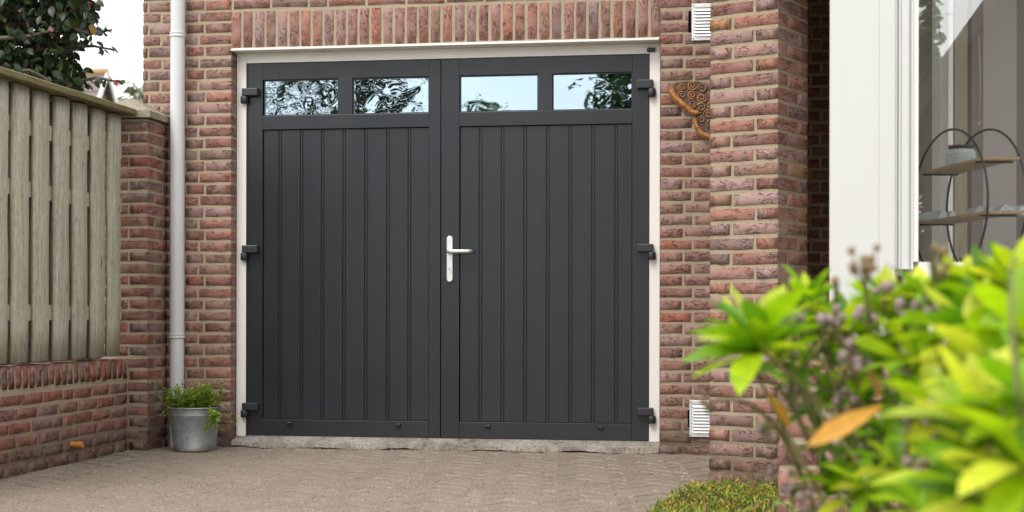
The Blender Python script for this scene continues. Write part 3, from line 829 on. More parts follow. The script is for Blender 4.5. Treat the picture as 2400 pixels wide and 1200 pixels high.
# gate pillar against the garage wall
PX0, PX1, PY0 = -3.37, -3.058, 7.430
gp = empty('gate_pillar', (-3.2, 7.56, 0), 'square brick gate pillar with a lichened pyramid cap beside the drainpipe', 'pillar')
MB().box(PX0+.0025, PX1-.0025, PY0+.0025, D-0.002, -0.05, 1.735).build('mortar', M_mortar, gp)
PALP = [((0.315, 0.155, 0.115), 4), ((0.265, 0.145, 0.110), 3), ((0.285, 0.190, 0.140), 2), ((0.36, 0.16, 0.115), 2), ((0.26, 0.19, 0.16), 3)]
Wf = Wall(gp, PX0, PY0, 0.0, PALP); Wr = Wall(gp, PX1, 0, RD(90), PALP); Wr.mass = Wf.mass
for k in range(0, 28):
    z0, z1 = zrow(k); z0 += 0.001*(k % 3)
    top = k > 22
    def tone(c): return tuple(q*0.85 for q in c) if top else c
    if k % 2:    # stretcher across the front, its end on the side
        Wf.brick(0.107, 0.312, z0, z1, depth=0.097); Wf.brick(0.0, 0.095, z0, z1, depth=0.097)
        Wr.brick(PY0+0.109, D-0.003, z0, z1, depth=0.097)
    else:
        Wf.brick(0.215, 0.312, z0, z1, depth=0.200); Wf.brick(0.0, 0.203, z0, z1, depth=0.097)
        Wr.brick(PY0+0.212, D-0.003, z0, z1, depth=0.097)
Wf.finish()
cpm = MB(); x0, x1, y0, y1 = PX0-0.02, PX1+0.022, PY0-0.028, D-0.004; zc = 1.741; r = random.Random(3)
xs = [x0 + (x1-x0)*i/10 for i in range(11)]; ys = [y0 + (y1-y0)*j/8 for j in range(9)]
vs, fs = [], []
for y in ys:
    for x in xs:
        d_ = min((x-x0)/(x1-x0), (x1-x)/(x1-x0), (y-y0)/((y1-y0)*1.2), 1.0)
        vs.append((x + r.uniform(-.002, .002), y + r.uniform(-.002, .002), zc + 0.034 + 0.115*min(d_, 0.5)/0.5*0.82 + r.uniform(-.003, .003)))
nx = 11
fs = [(j*nx+i, j*nx+i+1, (j+1)*nx+i+1, (j+1)*nx+i) for j in range(8) for i in range(10)]
bord = [i for i in range(11)] + [j*nx+10 for j in range(1, 9)] + [8*nx+i for i in range(9, -1, -1)] + [j*nx for j in range(7, 0, -1)]
b0 = len(vs)
vs += [(vs[q][0], vs[q][1], zc + r.uniform(-.001, .001)) for q in bord]
fs += [(bord[k], b0+k, b0+(k+1) % len(bord), bord[(k+1) % len(bord)]) for k in range(len(bord))] + [[b0+k for k in range(len(bord))][::-1]]
cpm.add(vs, fs); cpm.build('cap_stone', M_cap, gp)

# ------------------------------------------------------------------ vents and ornament on the right-hand strip of wall
def wall_x(px, py, Y=D):
    u = (px - CX + (py-CY)*ROLL)/FPX; v = -((py-CY) - (px-CX)*ROLL)/FPX; t = Y/(u*sa + ca)
    return t*(u*ca - sa), H + v*t
def vent(px, py0, py1, label):
    xa, zt = wall_x(px, py0, D-0.012); zb = wall_x(px, py1, D-0.012)[1]
    w_ = 0.205; e = empty('wall_vent', (xa + w_/2, D, zb), label, 'vent', 'louvred vents on the garage wall')
    b = MB(); b.box(xa, xa+0.012, D-0.010, D-0.003, zb, zt, 0.002); b.box(xa+w_-0.012, xa+w_, D-0.010, D-0.003, zb, zt, 0.002)
    b.box(xa+0.0121, xa+w_-0.0121, D-0.010, D-0.003, zt-0.020, zt, 0.002); b.box(xa+0.0121, xa+w_-0.0121, D-0.010, D-0.003, zb, zb+0.020, 0.002)
    b.build('frame', M_vent, e)
    MB().box(xa+0.0122, xa+w_-0.0122, D-0.0045, D-0.0032, zb+0.0202, zt-0.0202).build('backing', M_dark, e)
    n = 9; hh = (zt - zb - 0.042)/n
    for i in range(n):
        z = zb + 0.021 + i*hh
        vs = [(0, -0.004), (0, -0.018), (hh*0.35, -0.0165), (hh*0.93, -0.0055), (hh*0.93, -0.0035)]
        mb = MB(); L0, L1 = xa+0.0125, xa+w_-0.0125
        vv = []
        for x, s_ in ((L0, 0.25), (L0+0.008, 1.0), (L1-0.008, 1.0), (L1, 0.25)):
            for dz, dy in vs: vv.append((x, D - 0.004 + (dy+0.004)*s_, z + dz))
        m = len(vs)
        ff = [(a*m+k, (a+1)*m+k, (a+1)*m+k+1, a*m+k+1) for a in range(3) for k in range(m-1)]
        mb.add(vv, ff); mb.build('louvre', M_vent, e)
    for z in (zb+0.010, zt-0.010):
        for x in (xa+0.007, xa+w_-0.007):
            s = MB(); s.prism([(x + 0.0032*math.cos(2*math.pi*i/8), z + 0.0032*math.sin(2*math.pi*i/8)) for i in range(8)], D-0.0115, D-0.0095, Mx); s.build('screw', M_hinge, e)
vent(1621.5, 9, 95, 'white louvred vent high on the brick, above the butterfly ornament')
vent(1616, 938, 1024, 'silver louvred vent low on the brick, near the ground beside the pillar')
# open joints beside the vents
for (px, a, b) in ((1616, 25, 76), (1614.5, 961, 1001)):
    xa, z1 = wall_x(px, a); z0 = wall_x(px, b)[1]
    MB().box(xa-0.006, xa+0.008, D-0.0035, D+0.01, z0, z1, 0.004).build('open_joint', M_dark, gw)

orn = empty('butterfly_ornament', (-0.15, D-0.02, 1.6), 'rusty orange metal butterfly with wire spirals hanging on brick behind the pillar', 'ornament')
def op(cx_, cy_): return wall_x(1540 + cx_/6.67, 160 + cy_/6.67, D-0.03)
AX = wall_x(1700, 260, D-0.03)[0]            # its body, hidden behind the pillar
def both(fn):
    fn(lambda x: x); fn(lambda x: 2*AX - x)
def band(path, w0, w1, name):
    def mk(fl):
        pts = [op(a, b) for a, b in path]; mb = MB(); vs = []; m = len(pts)
        for i, (x, z) in enumerate(pts):
            a, b = pts[max(i-1, 0)], pts[min(i+1, m-1)]; tx, tz = b[0]-a[0], b[1]-a[1]; L = math.hypot(tx, tz); nx_, nz_ = -tz/L, tx/L
            ww = (w0 + (w1-w0)*i/(m-1)) * (0.55 if i in (0, m-1) else 1)
            for k in range(7):
                q = -1 + 2*k/6; vs.append((fl(x + nx_*ww*q), D - 0.012 - 0.022*math.sqrt(max(0, 1-q*q*0.97)), z + nz_*ww*q))
        fs = [(i*7+k, i*7+k+1, (i+1)*7+k+1, (i+1)*7+k) for i in range(m-1) for k in range(6)]
        mb.add(vs, fs, smooth=True); mb.build(name, M_rust, orn)
    both(mk)
def smooth(path, n=5):
    out = []
    P = [path[0]] + list(path) + [path[-1]]
    for i in range(1, len(P)-2):
        for t in range(n):
            t /= n; p0, p1, p2, p3 = P[i-1], P[i], P[i+1], P[i+2]
            out.append(tuple(0.5*((2*p1[d]) + (-p0[d]+p2[d])*t + (2*p0[d]-5*p1[d]+4*p2[d]-p3[d])*t*t + (-p0[d]+3*p1[d]-3*p2[d]+p3[d])*t**3) for d in range(2)))
    return out + [path[-1]]
band(smooth([(195, 300), (250, 390), (300, 470), (390, 545), (470, 610), (560, 680), (650, 700)]), 0.0195, 0.0135, 'wing_edge')
band(smooth([(590, 780), (610, 860), (650, 950), (720, 1030), (830, 1070)]), 0.0130, 0.0155, 'wing_edge')
def wire(path, r_, name, mat=None):
    def mk(fl):
        pts = [(fl(op(a, b)[0]), D-0.014, op(a, b)[1]) for a, b in path]; mb = MB(); mb.tube(pts, r_, 6); mb.build(name, mat or M_bronze, orn)
    both(mk)
wire(smooth([(180, 290), (240, 240), (330, 205), (480, 190), (640, 195), (740, 230), (830, 330)]), 0.0022, 'wing_wire')
wire(smooth([(170, 320), (200, 420), (290, 530), (370, 610), (470, 690), (560, 730), (640, 712), (690, 680)]), 0.0022, 'wing_wire')
wire(smooth([(575, 780), (595, 900), (640, 1020), (720, 1085), (800, 1102), (840, 1090)]), 0.0022, 'wing_wire')
for (sx, sy, sr, ang) in ((380, 275, 58, 0.2), (390, 405, 66, 2.0), (545, 262, 76, 0.5), (548, 408, 72, 1.0), (555, 550, 62, 0.3), (705, 308, 76, 2.8), (697, 455, 76, 0.2),
                          (690, 603, 72, 3.5), (690, 795, 62, 2.4), (800, 705, 72, 3.0), (840, 400, 58, 0), (845, 560, 60, 1), (840, 850, 66, 2.0)):
    pts = []
    for i in range(26):
        t = i/25; a = ang + t*2*math.pi*1.55; rr = sr*(1 - 0.80*t); pts.append((sx + rr*math.cos(a), sy + rr*math.sin(a)))
    wire(pts, 0.0031, 'spiral', M_rust if (int(sx) % 3) else M_bronze)
bkp = [(250, 250), (330, 215), (480, 200), (640, 205), (740, 240), (850, 330), (850, 700), (700, 690), (560, 640), (420, 500), (320, 380)]
bkq = [(600, 740), (700, 700), (850, 690), (850, 1060), (760, 1040), (660, 920)]
def mkb(fl):
    mb = MB()
    for bk in (bkp, bkq): mb.prism([(fl(op(a, b)[0]), op(a, b)[1]) for a, b in bk], D-0.0085, D-0.006, Mx)
    mb.build('backing_plate', M_backp, orn)
both(mkb)
MB().tube([(AX, D-0.02, op(0, 180)[1]), (AX, D-0.02, op(0, 1000)[1])], 0.012, 10).build('body', M_rust, orn)

# ------------------------------------------------------------------ porch: turned brick pillar, shaded back wall, roof
PL = Vector((-0.125, 6.399)); PC = Vector((0.158, 6.265))
ang = math.atan2(PC.y-PL.y, PC.x-PL.x); SW = 0.313
bp = empty('brick_pillar', (0.1, 6.45, 0), 'square brick porch pillar with pale sandy joints standing in front of the garage wall', 'pillar')
R2 = Matrix.Translation((PL.x, PL.y, 0)) @ Matrix.Rotation(ang, 4, 'Z')
MB().box(.0025, SW-.0025, .0025, SW-.0025, -0.05, 2.52, M=R2).build('mortar', M_mortar, bp)
Wa = Wall(bp, PL.x, PL.y, ang, PALO)
pc = R2 @ Vector((SW, 0, 0))
Wb = Wall(bp, pc.x, pc.y, ang + RD(90), PALO); Wb.mass = Wa.mass
pb = R2 @ Vector((0, SW, 0)); Wc = Wall(bp, pb.x, pb.y, ang - RD(90), PALO); Wc.mass = Wa.mass
for k in range(0, 41):
    z0, z1 = zrow(k); ms = k > 24
    ms = k > 36
    q = rng.uniform(-.004, .004)
    if k % 2:      # header left, stretcher right
        Wa.brick(0, 0.097+q, z0, z1, mass=ms, depth=0.2); Wa.brick(0.110+q, SW, z0, z1, mass=ms, depth=0.097)
        Wb.brick(0.109, SW, z0, z1, mass=ms, depth=0.097)
        Wc.brick(0, 0.100, z0, z1, mass=True, depth=0.1)
    else:
        Wa.brick(0, 0.203+q, z0, z1, mass=ms, depth=0.097); Wa.brick(0.216+q, SW, z0, z1, mass=ms, depth=0.2)
        Wb.brick(0.212, SW, z0, z1, mass=ms, depth=0.097)
        Wc.brick(0, 0.203, z0, z1, mass=True, depth=0.097)
Wa.finish()
Wn = Wall(bp, 0.075, 7.70, RD(-90) , PALO)
MB().box(0.0775, 0.1755, 7.42, 7.70, -0.05, 2.52).build('mortar', M_mortar, bp)          # unseen wall stub added behind the pillar to darken the porch
for k in range(0, 41): course(Wn, k, 0.012, 0.28, [0.2] if k % 2 else [0.097], mass=True)
Wn.finish()
pw = empty('porch_wall', (0.6, 7.98, 0), 'dark shaded brick wall at the back of the porch between pillar and white post', 'wall')
MB().box(0.05, 3.2, 7.983, 8.2, -0.05, 2.6).build('mortar', M_mortar, pw)
PALD = [((0.36, 0.165, 0.115), 3), ((0.29, 0.165, 0.125), 3), ((0.35, 0.22, 0.155), 2)]
Wp_ = Wall(pw, 0.0, 7.98, 0.0, PALD)
for k in range(0, 42):
    course(Wp_, k, 0.24 if k % 2 else 0.24, 0.78, [0.122, 0.2, 0.2] if k % 2 else [0.175, 0.2, 0.2])
    course(Wp_, k, 0.792, 1.9, [0.2] if k % 2 else [0.097], mass=True)
Wp_.finish()
pr = MB(); pr.box(-0.15, 3.2, 6.10, 8.2, 2.53, 2.66); pr.prism([(0.10, 6.30), (0.30, 6.10), (1.0, 6.10), (1.0, 6.30)], 2.20, 2.5295); o = pr.build('porch_roof', M_bay); tag(o, 'flat white roof and added shading beam over the dark porch above the picture edge', 'roof')  # front beam added out of view to keep daylight off the back wall

# low planter wall nearer the lens
lw = empty('planter_wall', (0.8, 3.6, 0), 'low brick planter wall half hidden behind the lime green shrub', 'wall')
MB().prism([(0.0935, 3.5255), (1.80, 3.5255), (1.80, 3.62), (0.135, 3.62)], -0.05, 0.63).build('mortar', M_mortar, lw)
Wl = Wall(lw, 0.091, 3.523, 0.0, PALO)
for k in range(0, 11):
    course(Wl, k, 0, 0.95, [0.092, 0.2, 0.2] if k % 2 == 0 else [0.2, 0.2], depth=0.09)
    course(Wl, k, 0.962, 1.7, [0.2] if k % 2 else [0.097], mass=True, depth=0.09)
Wl.finish()

# ------------------------------------------------------------------ bay window
G0 = Vector((0.495, 4.425)); gdir = Vector((ca, sa)); GL = 1.35; G1 = G0 + gdir*GL
gn = Vector((sa, -ca))                       # outward: towards the drive
bw = empty('bay_window', (0.5, 4.4, 0), 'tall white bay window with a wide painted corner post and clear glass', 'window')
pd = Vector((ca, sa)); pn = Vector((sa, -ca))     # the post faces the drive
A0 = at(1944, 600, 4.3).xy; A1 = at(2097, 600, 4.3).xy; A2 = G0.copy()
def plank_pts(a, b, d0, d1):
    va, vb = (a + Vector((0.02, 0))).normalized(), (b + Vector((0.02, 0))).normalized()     # sides chamfered back into the room
    return [tuple(a + pn*d0), tuple(b + pn*d0), tuple(b + vb*d1), tuple(a + va*d1)]
A05 = at(2060, 600, 4.3).xy
MB().prism(plank_pts(A0, A05 - pd*0.0004, 0.0, 0.12), 0.02, 3.25).build('corner_post', M_bay, bw)
MB().prism(plank_pts(A05, A1, 0.0006, 0.12), 0.02, 3.25).build('corner_post', M_bay, bw)
cas = MB()
for (p0, p1, d) in ((2097.3, 2104, -0.004), (2104.2, 2110, 0.006), (2110.2, 2127, 0.010), (2127.2, 2133, 0.002), (2133.2, 2139, 0.006)):
    cas.prism(plank_pts(at(p0, 600, 4.3).xy, at(p1, 600, 4.3).xy, d, 0.10), 0.85, 3.25)
cas.build('casing', M_bay, bw)
def strip(s0, s1, o0, o1, z0, z1):
    a, b = G0 + gdir*s0, G0 + gdir*s1
    return [tuple(a + gn*o0), tuple(b + gn*o0), tuple(b + gn*o1), tuple(a + gn*o1)], z0, z1
def ms(name, mat, *args): return MB().prism(*strip(*args)).build(name, mat, bw)
ms('frame', M_inner, 0.0015, 0.0155, -0.055, -0.004, 0.872, 3.2)
ms('frame', M_bay, GL-0.045, GL, -0.05, 0.0, 0.872, 3.2)
ms('frame', M_bay, 0.016, GL-0.046, -0.05, 0.0, 0.835, 0.871)
ms('frame', M_bay, 0.0, GL, -0.06, 0.02, 3.201, 3.25)
ms('window_pane', M_pane, 0.016, GL-0.046, -0.027, -0.023, 0.8715, 3.1995)  # upper part, out of view, raised to let more daylight into the room
ms('sill', M_bay, -0.02, GL, -0.20, 0.045, 0.806, 0.834)
ms('apron', M_bay, -0.01, GL, -0.12, 0.02, 0.02, 0.8055)
av = Vector((A0.x + 0.02, A0.y)).normalized(); S0 = A0 + av*0.1215 + pd*0.004; S1 = A0 + av*2.1 + pd*0.05
MB().prism([tuple(S0), tuple(S0 + pd*0.06), tuple(S1 + pd*0.06), tuple(S1)], 0.02, 3.25).build('side_panel', M_bay, bw)
MB().prism([tuple(S1 + pd*0.001), tuple(S1 + pd*0.059), (S1.x + 0.12, 7.97), (S1.x + 0.06, 7.97)], 0.02, 3.25).build('side_panel', M_roomdk, bw)  # side wall added to close the porch off from light
tp = MB(); tp.prism([tuple(A0), tuple(G0), tuple(G1), (2.9, 4.8), (2.9, 7.9), (S1.x, 7.9), tuple(S1)], 3.2515, 3.35); tp.build('roof', M_ceil, bw)
bx = MB(); b1 = G1 + Vector((0.0, 0)); bx.prism([tuple(G1 + gdir*0.001), tuple(G1 + Vector((0.09, -0.05))), tuple(G1 + Vector((0.13, 0.05))), tuple(G1 + Vector((0.04, 0.10)))], 0.02, 3.25); bx.build('end_post', M_bay, bw)

# room behind the glass
def slab(name, px0, px1, z_a, z_b, mat, z0=0.0, z1=3.22, th=0.05, kind='structure', label=None, cat=None):
    a, b = at(px0, 600, z_a).xy, at(px1, 600, z_b).xy; d_ = (b-a).normalized(); nn = Vector((-d_.y, d_.x))
    o = MB().prism([tuple(a), tuple(b), tuple(b + nn*th), tuple(a + nn*th)], z0, z1).build(name, mat)
    if label: tag(o, label, cat)
    else: tag(o, kind=kind)
    return o
slab('inner_window_frame', 2184, 2203, 5.75, 5.72, M_inner, th=0.05, label='pale inner window frame upright seen through the bay glass', cat='window frame')
slab('inner_window_frame', 2209, 2216, 5.80, 5.79, M_inner, th=0.05, label='thin pale frame strip behind glass, right of the wider upright', cat='window frame')
slab('room_wall', 2120, 2240, 5.98, 5.95, M_roomdk)  # brown slab standing in for brickwork reflected in the glass
cu = MB(); ns = 22; vs = []
a, b = at(2238, 600, 5.76).xy, at(2280, 600, 5.70).xy
for i in range(ns+1):
    t = i/ns; p = a.lerp(b, t); q = p + pn*(0.006*math.sin(t*22))
    vs += [(q.x, q.y, 0.03), (q.x, q.y, 2.66)]
cu.add(vs, [(2*i, 2*i+2, 2*i+3, 2*i+1) for i in range(ns)], smooth=True)
tag(cu.build('curtain', M_curt), 'narrow beige curtain hanging behind the wire shelf', 'curtain')
slab('room_wall', 2277, 2306, 5.66, 5.66, M_roomdk)
slab('room_wall', 2304, 2383, 5.55, 5.40, M_stucco)
slab('room_wall', 2382, 2520, 5.25, 5.0, M_roomdk)
o = MB().prism([(S1.x + 0.1, 7.9), (S1.x + 0.1, 6.5), (0.42, 4.62), (0.6, 4.52), (1.8, 4.72), (2.9, 4.85), (2.9, 7.9)], -0.02, 0.03).build('room_floor', M_floor); tag(o, kind='structure')

tag(MB().box(S1.x + 0.2, 2.9, 7.80, 7.86, 0.0, 3.22).build('room_wall', M_stucco), kind='structure')
# shelf stand of two wire hoops and two boards
sh = empty('wire_shelf', (0.71, 4.91, 0.83), 'black wire hoop stand with two thin oak boards behind the bay glass', 'shelf')
sdir = Vector((0.256, -0.967)).normalized(); hA, hB = Vector((0.656, 4.905)), Vector((0.770, 4.922))
RX, RZ, ZC = 0.300, 0.240, 1.066
for hc in (hA, hB):
    MB().tube([(hc.x + sdir.x*RX*math.cos(a), hc.y + sdir.y*RX*math.cos(a), ZC + RZ*math.sin(a)) for a in [2*math.pi*i/56 for i in range(56)]], 0.0038, 8, closed=True).build('hoop', M_hoop, sh)
for zb in (1.186, 1.022):
    hc_ = RX*math.sqrt(1 - ((zb-ZC)/RZ)**2)
    q = [hA - sdir*hc_, hA + sdir*hc_, hB + sdir*hc_, hB - sdir*hc_]
    MB().prism([tuple(p) for p in q], zb, zb+0.008).build('shelf_board', M_shelf, sh)
    for s_ in (-0.8, 0.8):
        MB().tube([(*(hA + sdir*hc_*s_), zb-0.003), (*(hB + sdir*hc_*s_), zb-0.003)], 0.003, 6).build('cross_bar', M_hoop, sh)
MB().prism([(0.60, 4.60), (0.90, 4.60), (0.86, 5.20), (0.55, 5.20)], 0.775, 0.8255).build('window_board', M_bay, bw)

def jar(px, z, zb, sc_, label):
    p = at(px, 500, z); e = empty('candle_jar', (p.x, p.y, zb), label, 'jar', 'ribbed glass jars behind the bay glass')
    prof = [(0.028, 0), (0.036, 0.004), (0.043, 0.018), (0.0455, 0.034), (0.044, 0.050), (0.040, 0.060), (0.0385, 0.066)]
    mb = MB(); n = 36; vs = []
    for i, (r_, h) in enumerate(prof):
        for k in range(n): rr = r_*sc_*(1 + 0.012*(1 if k % 2 else -1)); vs.append((p.x + rr*math.cos(2*math.pi*k/n), p.y + rr*math.sin(2*math.pi*k/n), zb + h*sc_))
    mb.add(vs, [(i*n+k, i*n+(k+1) % n, (i+1)*n+(k+1) % n, (i+1)*n+k) for i in range(len(prof)-1) for k in range(n)] + [list(range(n))], smooth=False)
    mb.build('glass', M_jar, e)
    rb = MB()
    for h in (0.016, 0.026, 0.036, 0.046): 
        r_ = 0.0462 if h != 0.016 else 0.0435
        rb.tube([(p.x + r_*sc_*math.cos(a), p.y + r_*sc_*math.sin(a), zb + h*sc_) for a in [2*math.pi*i/32 for i in range(32)]], 0.0011, 5, closed=True)
    rb.build('rib', M_jar, e)
    cr_ = MB(); cr_.lathe([(0.0392*sc_, zb+0.063*sc_), (0.0405*sc_, zb+0.064*sc_), (0.0405*sc_, zb+0.073*sc_), (0.0392*sc_, zb+0.074*sc_)], p.x, p.y, 32)
    for k in range(28): a = 2*math.pi*k/28; cr_.box(p.x + 0.041*sc_*math.cos(a)-0.0016, p.x + 0.041*sc_*math.cos(a)+0.0016, p.y + 0.041*sc_*math.sin(a)-0.0016, p.y + 0.041*sc_*math.sin(a)+0.0016, zb+0.070*sc_, zb+0.077*sc_)
    cr_.build('metal_rim', M_black, e)
jar(2253, 4.87, 1.1945, 1.0, 'ribbed glass jar with black rim on the upper oak board')
jar(2279, 4.75, 0.8265, 0.95, 'ribbed glass jar low on the sill, just its black rim clear of the leaves')
def book(px, z, zb, L, Wd, label, mat, an):
    p = at(px, 500, z); M = Matrix.Translation((p.x, p.y, zb)) @ Matrix.Rotation(an, 4, 'Z'); e = empty('book', (p.x, p.y, zb), label, 'book', 'books lying open on the lower board')
    for s_ in (-1, 1):
        vs = []; n = 8
        for i in range(n+1):
            t = i/n; x = s_*L/2*t; h = 0.006 + 0.030*math.sin(math.pi*min(1, t*1.15))**0.8*(1-0.3*t)
            vs += [M @ Vector((x, -Wd/2, h)), M @ Vector((x, Wd/2, h)), M @ Vector((x, -Wd/2, 0.0005)), M @ Vector((x, Wd/2, 0.0005))]
        fs = []
        for i in range(n):
            q = 4*i; fs += [(q, q+1, q+5, q+4), (q+2, q+6, q+7, q+3), (q, q+4, q+6, q+2), (q+1, q+3, q+7, q+5)]
        fs += [(4*n, 4*n+1, 4*n+3, 4*n+2)]
        mb = MB(); mb.add(vs, fs); mb.build('page_block', mat, e)
book(2166, 5.10, 1.030, 0.13, 0.10, 'grey patterned booklet open at the left end of the lower board', M_check, RD(20))
book(2200, 4.97, 1.030, 0.10, 0.09, 'plain grey booklet lying mid way along the lower board', M_paper, RD(35))
book(2300, 4.74, 1.030, 0.09, 0.09, 'pale green booklet leaning beside the large chequered book', M_paper, RD(10))
book(2368, 4.70, 1.030, 0.15, 0.11, 'white chequered book open at the right end of the lower board', M_check, RD(12))
cd = MB(); p0, p1 = at(2294, 82, 5.5), at(2296, 284, 5.5); cd.tube([p0, (p0+p1)/2 + Vector((0.004, 0, 0)), p1], 0.0017, 6); cd.tube([p1, p1 - Vector((0.004, 0, 0.016))], [0.003, 0.006], 8)
tag(cd.build('blind_cord', M_cord), 'thin white blind cord with a small pull behind the glass', 'cord')

# ------------------------------------------------------------------ plants
def leaf_geo(L, Wd, shape='ovate', fold=0.25, droop=0.2, n=5):
    vs, fs = [], []
    for i in range(n+1):
        t = i/n
        if shape == 'ovate': wv = math.sin(math.pi*min(1, t*0.94+0.03))**0.75*(1.08-0.45*t)
        else: wv = (math.sin(math.pi*(t**1.35)*0.93+0.12))**0.85
        if i == n: wv = 0.04
        x = L*t; z = -droop*L*t*t
        y = Wd/2*wv
        vs += [(x, -y, z + fold*y), (x, 0, z), (x, y, z + fold*y)]
    for i in range(n):
        q = 3*i; fs += [(q, q+3, q+4, q+1), (q+1, q+4, q+5, q+2)]
    return vs, fs
def orient(p, d, up=Vector((0, 0, 1)), roll=0.0):
    x = Vector(d).normalized(); y = Vector(up).cross(x)
    if y.length < 1e-4: y = Vector((0, 1, 0))
    y.normalize(); z = x.cross(y)
    M = Matrix((x, y, z)).transposed().to_4x4()
    return Matrix.Translation(p) @ M @ Matrix.Rotation(roll, 4, 'X')

# bucket and its plant
bk_ = empty('zinc_bucket', (-2.822, 7.495, 0), 'round galvanised bucket standing before the drainpipe and filled with a green trailing plant', 'bucket')
bx_, by_ = -2.822, 7.495
MB().lathe([(0.0, 0.004), (0.106, 0.004), (0.106, 0.0), (0.109, 0.0), (0.110, 0.008), (0.1085, 0.010), (0.128, 0.182), (0.1305, 0.186), (0.1305, 0.191), (0.129, 0.195), (0.1345, 0.224)], bx_, by_, 48).build('bucket_body', M_zinc, bk_)
MB().tube([(bx_ + 0.1365*math.cos(a), by_ + 0.1365*math.sin(a), 0.226) for a in [2*math.pi*i/48 for i in range(48)]], 0.0042, 8, closed=True).build('rim', M_zinc, bk_)
MB().lathe([(0.0, 0.205), (0.131, 0.200)], bx_, by_, 32).build('potting_soil', M_soil, bk_)
_h = Vector((bx_ + 0.004, by_ - 0.1175, 0.073)); MB().box(_h.x-0.003, _h.x+0.003, _h.y-0.0008, _h.y+0.001, _h.z-0.003, _h.z+0.003).build('rivet_hole', M_dark, bk_)
pp = empty('trailing_plant', (bx_, by_, 0.205), 'bushy green trailing plant spilling over the rim of the zinc bucket', 'plant')
r = random.Random(21); lv_, stm = MB(), MB()
lg = leaf_geo(1, 0.5, 'ovate', 0.2, 0.25, 3)
def sprig(p0, pts, dens, size, cols):
    P = [Vector(p0)] + [Vector(q) for q in pts]; path = []
    for i in range(len(P)-1):
        for k in range(6): path.append(P[i].lerp(P[i+1], k/6))
    path.append(P[-1]); path = [q + Vector((r.uniform(-.004, .004), r.uniform(-.004, .004), r.uniform(-.004, .004))) for q in path]
    stm.tube(path, [0.0018*(1-0.6*i/len(path)) for i in range(len(path))], 5)
    for i in range(len(path)-1):
        d = (path[i+1]-path[i])
        for k in range(dens):
            a = r.uniform(0, 2*math.pi); q = path[i].lerp(path[i+1], r.random())
            dr = (d.normalized()*0.5 + Vector((math.cos(a), math.sin(a), r.uniform(-0.2, 0.6)))).normalized()
            M = orient(q, dr, roll=r.uniform(-.6, .6)) @ Matrix.Scale(size*r.uniform(0.7, 1.3), 4)
            c = r.choice(cols); kk = r.uniform(0.75, 1.25)
            lv_.add([M @ Vector(v) for v in lg[0]], lg[1], tuple(q_*kk for q_ in c), True)
GC = [(0.22, 0.38, 0.04), (0.32, 0.46, 0.05), (0.14, 0.28, 0.03), (0.42, 0.46, 0.08), (0.24, 0.42, 0.045)]
for i in range(78):
    a = r.uniform(0, 2*math.pi); rr = 0.125*math.sqrt(r.random()); b = Vector((bx_ + rr*math.cos(a), by_ + rr*math.sin(a)*0.8, 0.205))
    h = r.uniform(0.05, 0.13) * (1.35 if b.x > bx_ + 0.04 else 1.0)
    sprig(b, [b + Vector((r.uniform(-.03, .03) + 0.25*(b.x-bx_), r.uniform(-.03, .03) - 0.01, h))], 4, 0.024, GC)
for (ex, ez) in ((-0.055, 0.375), (0.035, 0.335), (0.02, 0.36), (0.095, 0.35), (0.115, 0.345), (0.08, 0.34), (-0.01, 0.31)):
    b = Vector((bx_ + ex*0.6, by_-0.02, 0.21)); sprig(b, [b.lerp(Vector((bx_ + ex, by_-0.05, ez)), 0.5), Vector((bx_ + ex, by_-0.05, ez))], 2, 0.016, GC)
sprig((bx_-0.09, by_-0.05, 0.22), [(bx_-0.15, by_-0.08, 0.25), (bx_-0.175, by_-0.10, 0.315), (bx_-0.210, by_-0.10, 0.355)], 2, 0.018, GC)
for i in range(11):
    a = r.uniform(-0.9, 0.2); b = Vector((bx_ + 0.11, by_-0.07, 0.215))
    sprig(b, [(bx_ + 0.15 + r.uniform(-.02, .02), by_-0.13 + r.uniform(-.02, .02), 0.205), (bx_ + 0.145 + r.uniform(-.055, .05), by_-0.14 + r.uniform(-.02, .02), 0.145 + r.uniform(-.035, .03))], 4, 0.017, GC)
sprig((bx_+0.13, by_-0.1, 0.21), [(bx_+0.19, by_-0.12, 0.165), (bx_+0.26, by_-0.13, 0.155), (bx_+0.285, by_-0.13, 0.175)], 2, 0.014, GC)
sprig((bx_+0.13, by_-0.1, 0.21), [(bx_+0.20, by_-0.12, 0.19), (bx_+0.25, by_-0.13, 0.205)], 2, 0.013, GC)
sprig((bx_-0.1, by_-0.07, 0.22), [(bx_-0.12, by_-0.11, 0.22), (bx_-0.125, by_-0.12, 0.19)], 3, 0.017, GC)
o = lv_.build('leaves', M_leafj, pp, fix=False); o['kind'] = 'stuff'
stm.build('stems', M_stem, pp)
fl = MB(); q = Vector((bx_-0.205, by_-0.105, 0.362))
for k in range(5): a = 2*math.pi*k/5; M = orient(q, (math.cos(a), -0.3, math.sin(a))) @ Matrix.Scale(0.010, 4); fl.add([M @ Vector(v) for v in lg[0]], lg[1], smooth=True)
fl.build('flower', simple('pale lilac petal', (0.62, 0.62, 0.78), 0.6), pp)

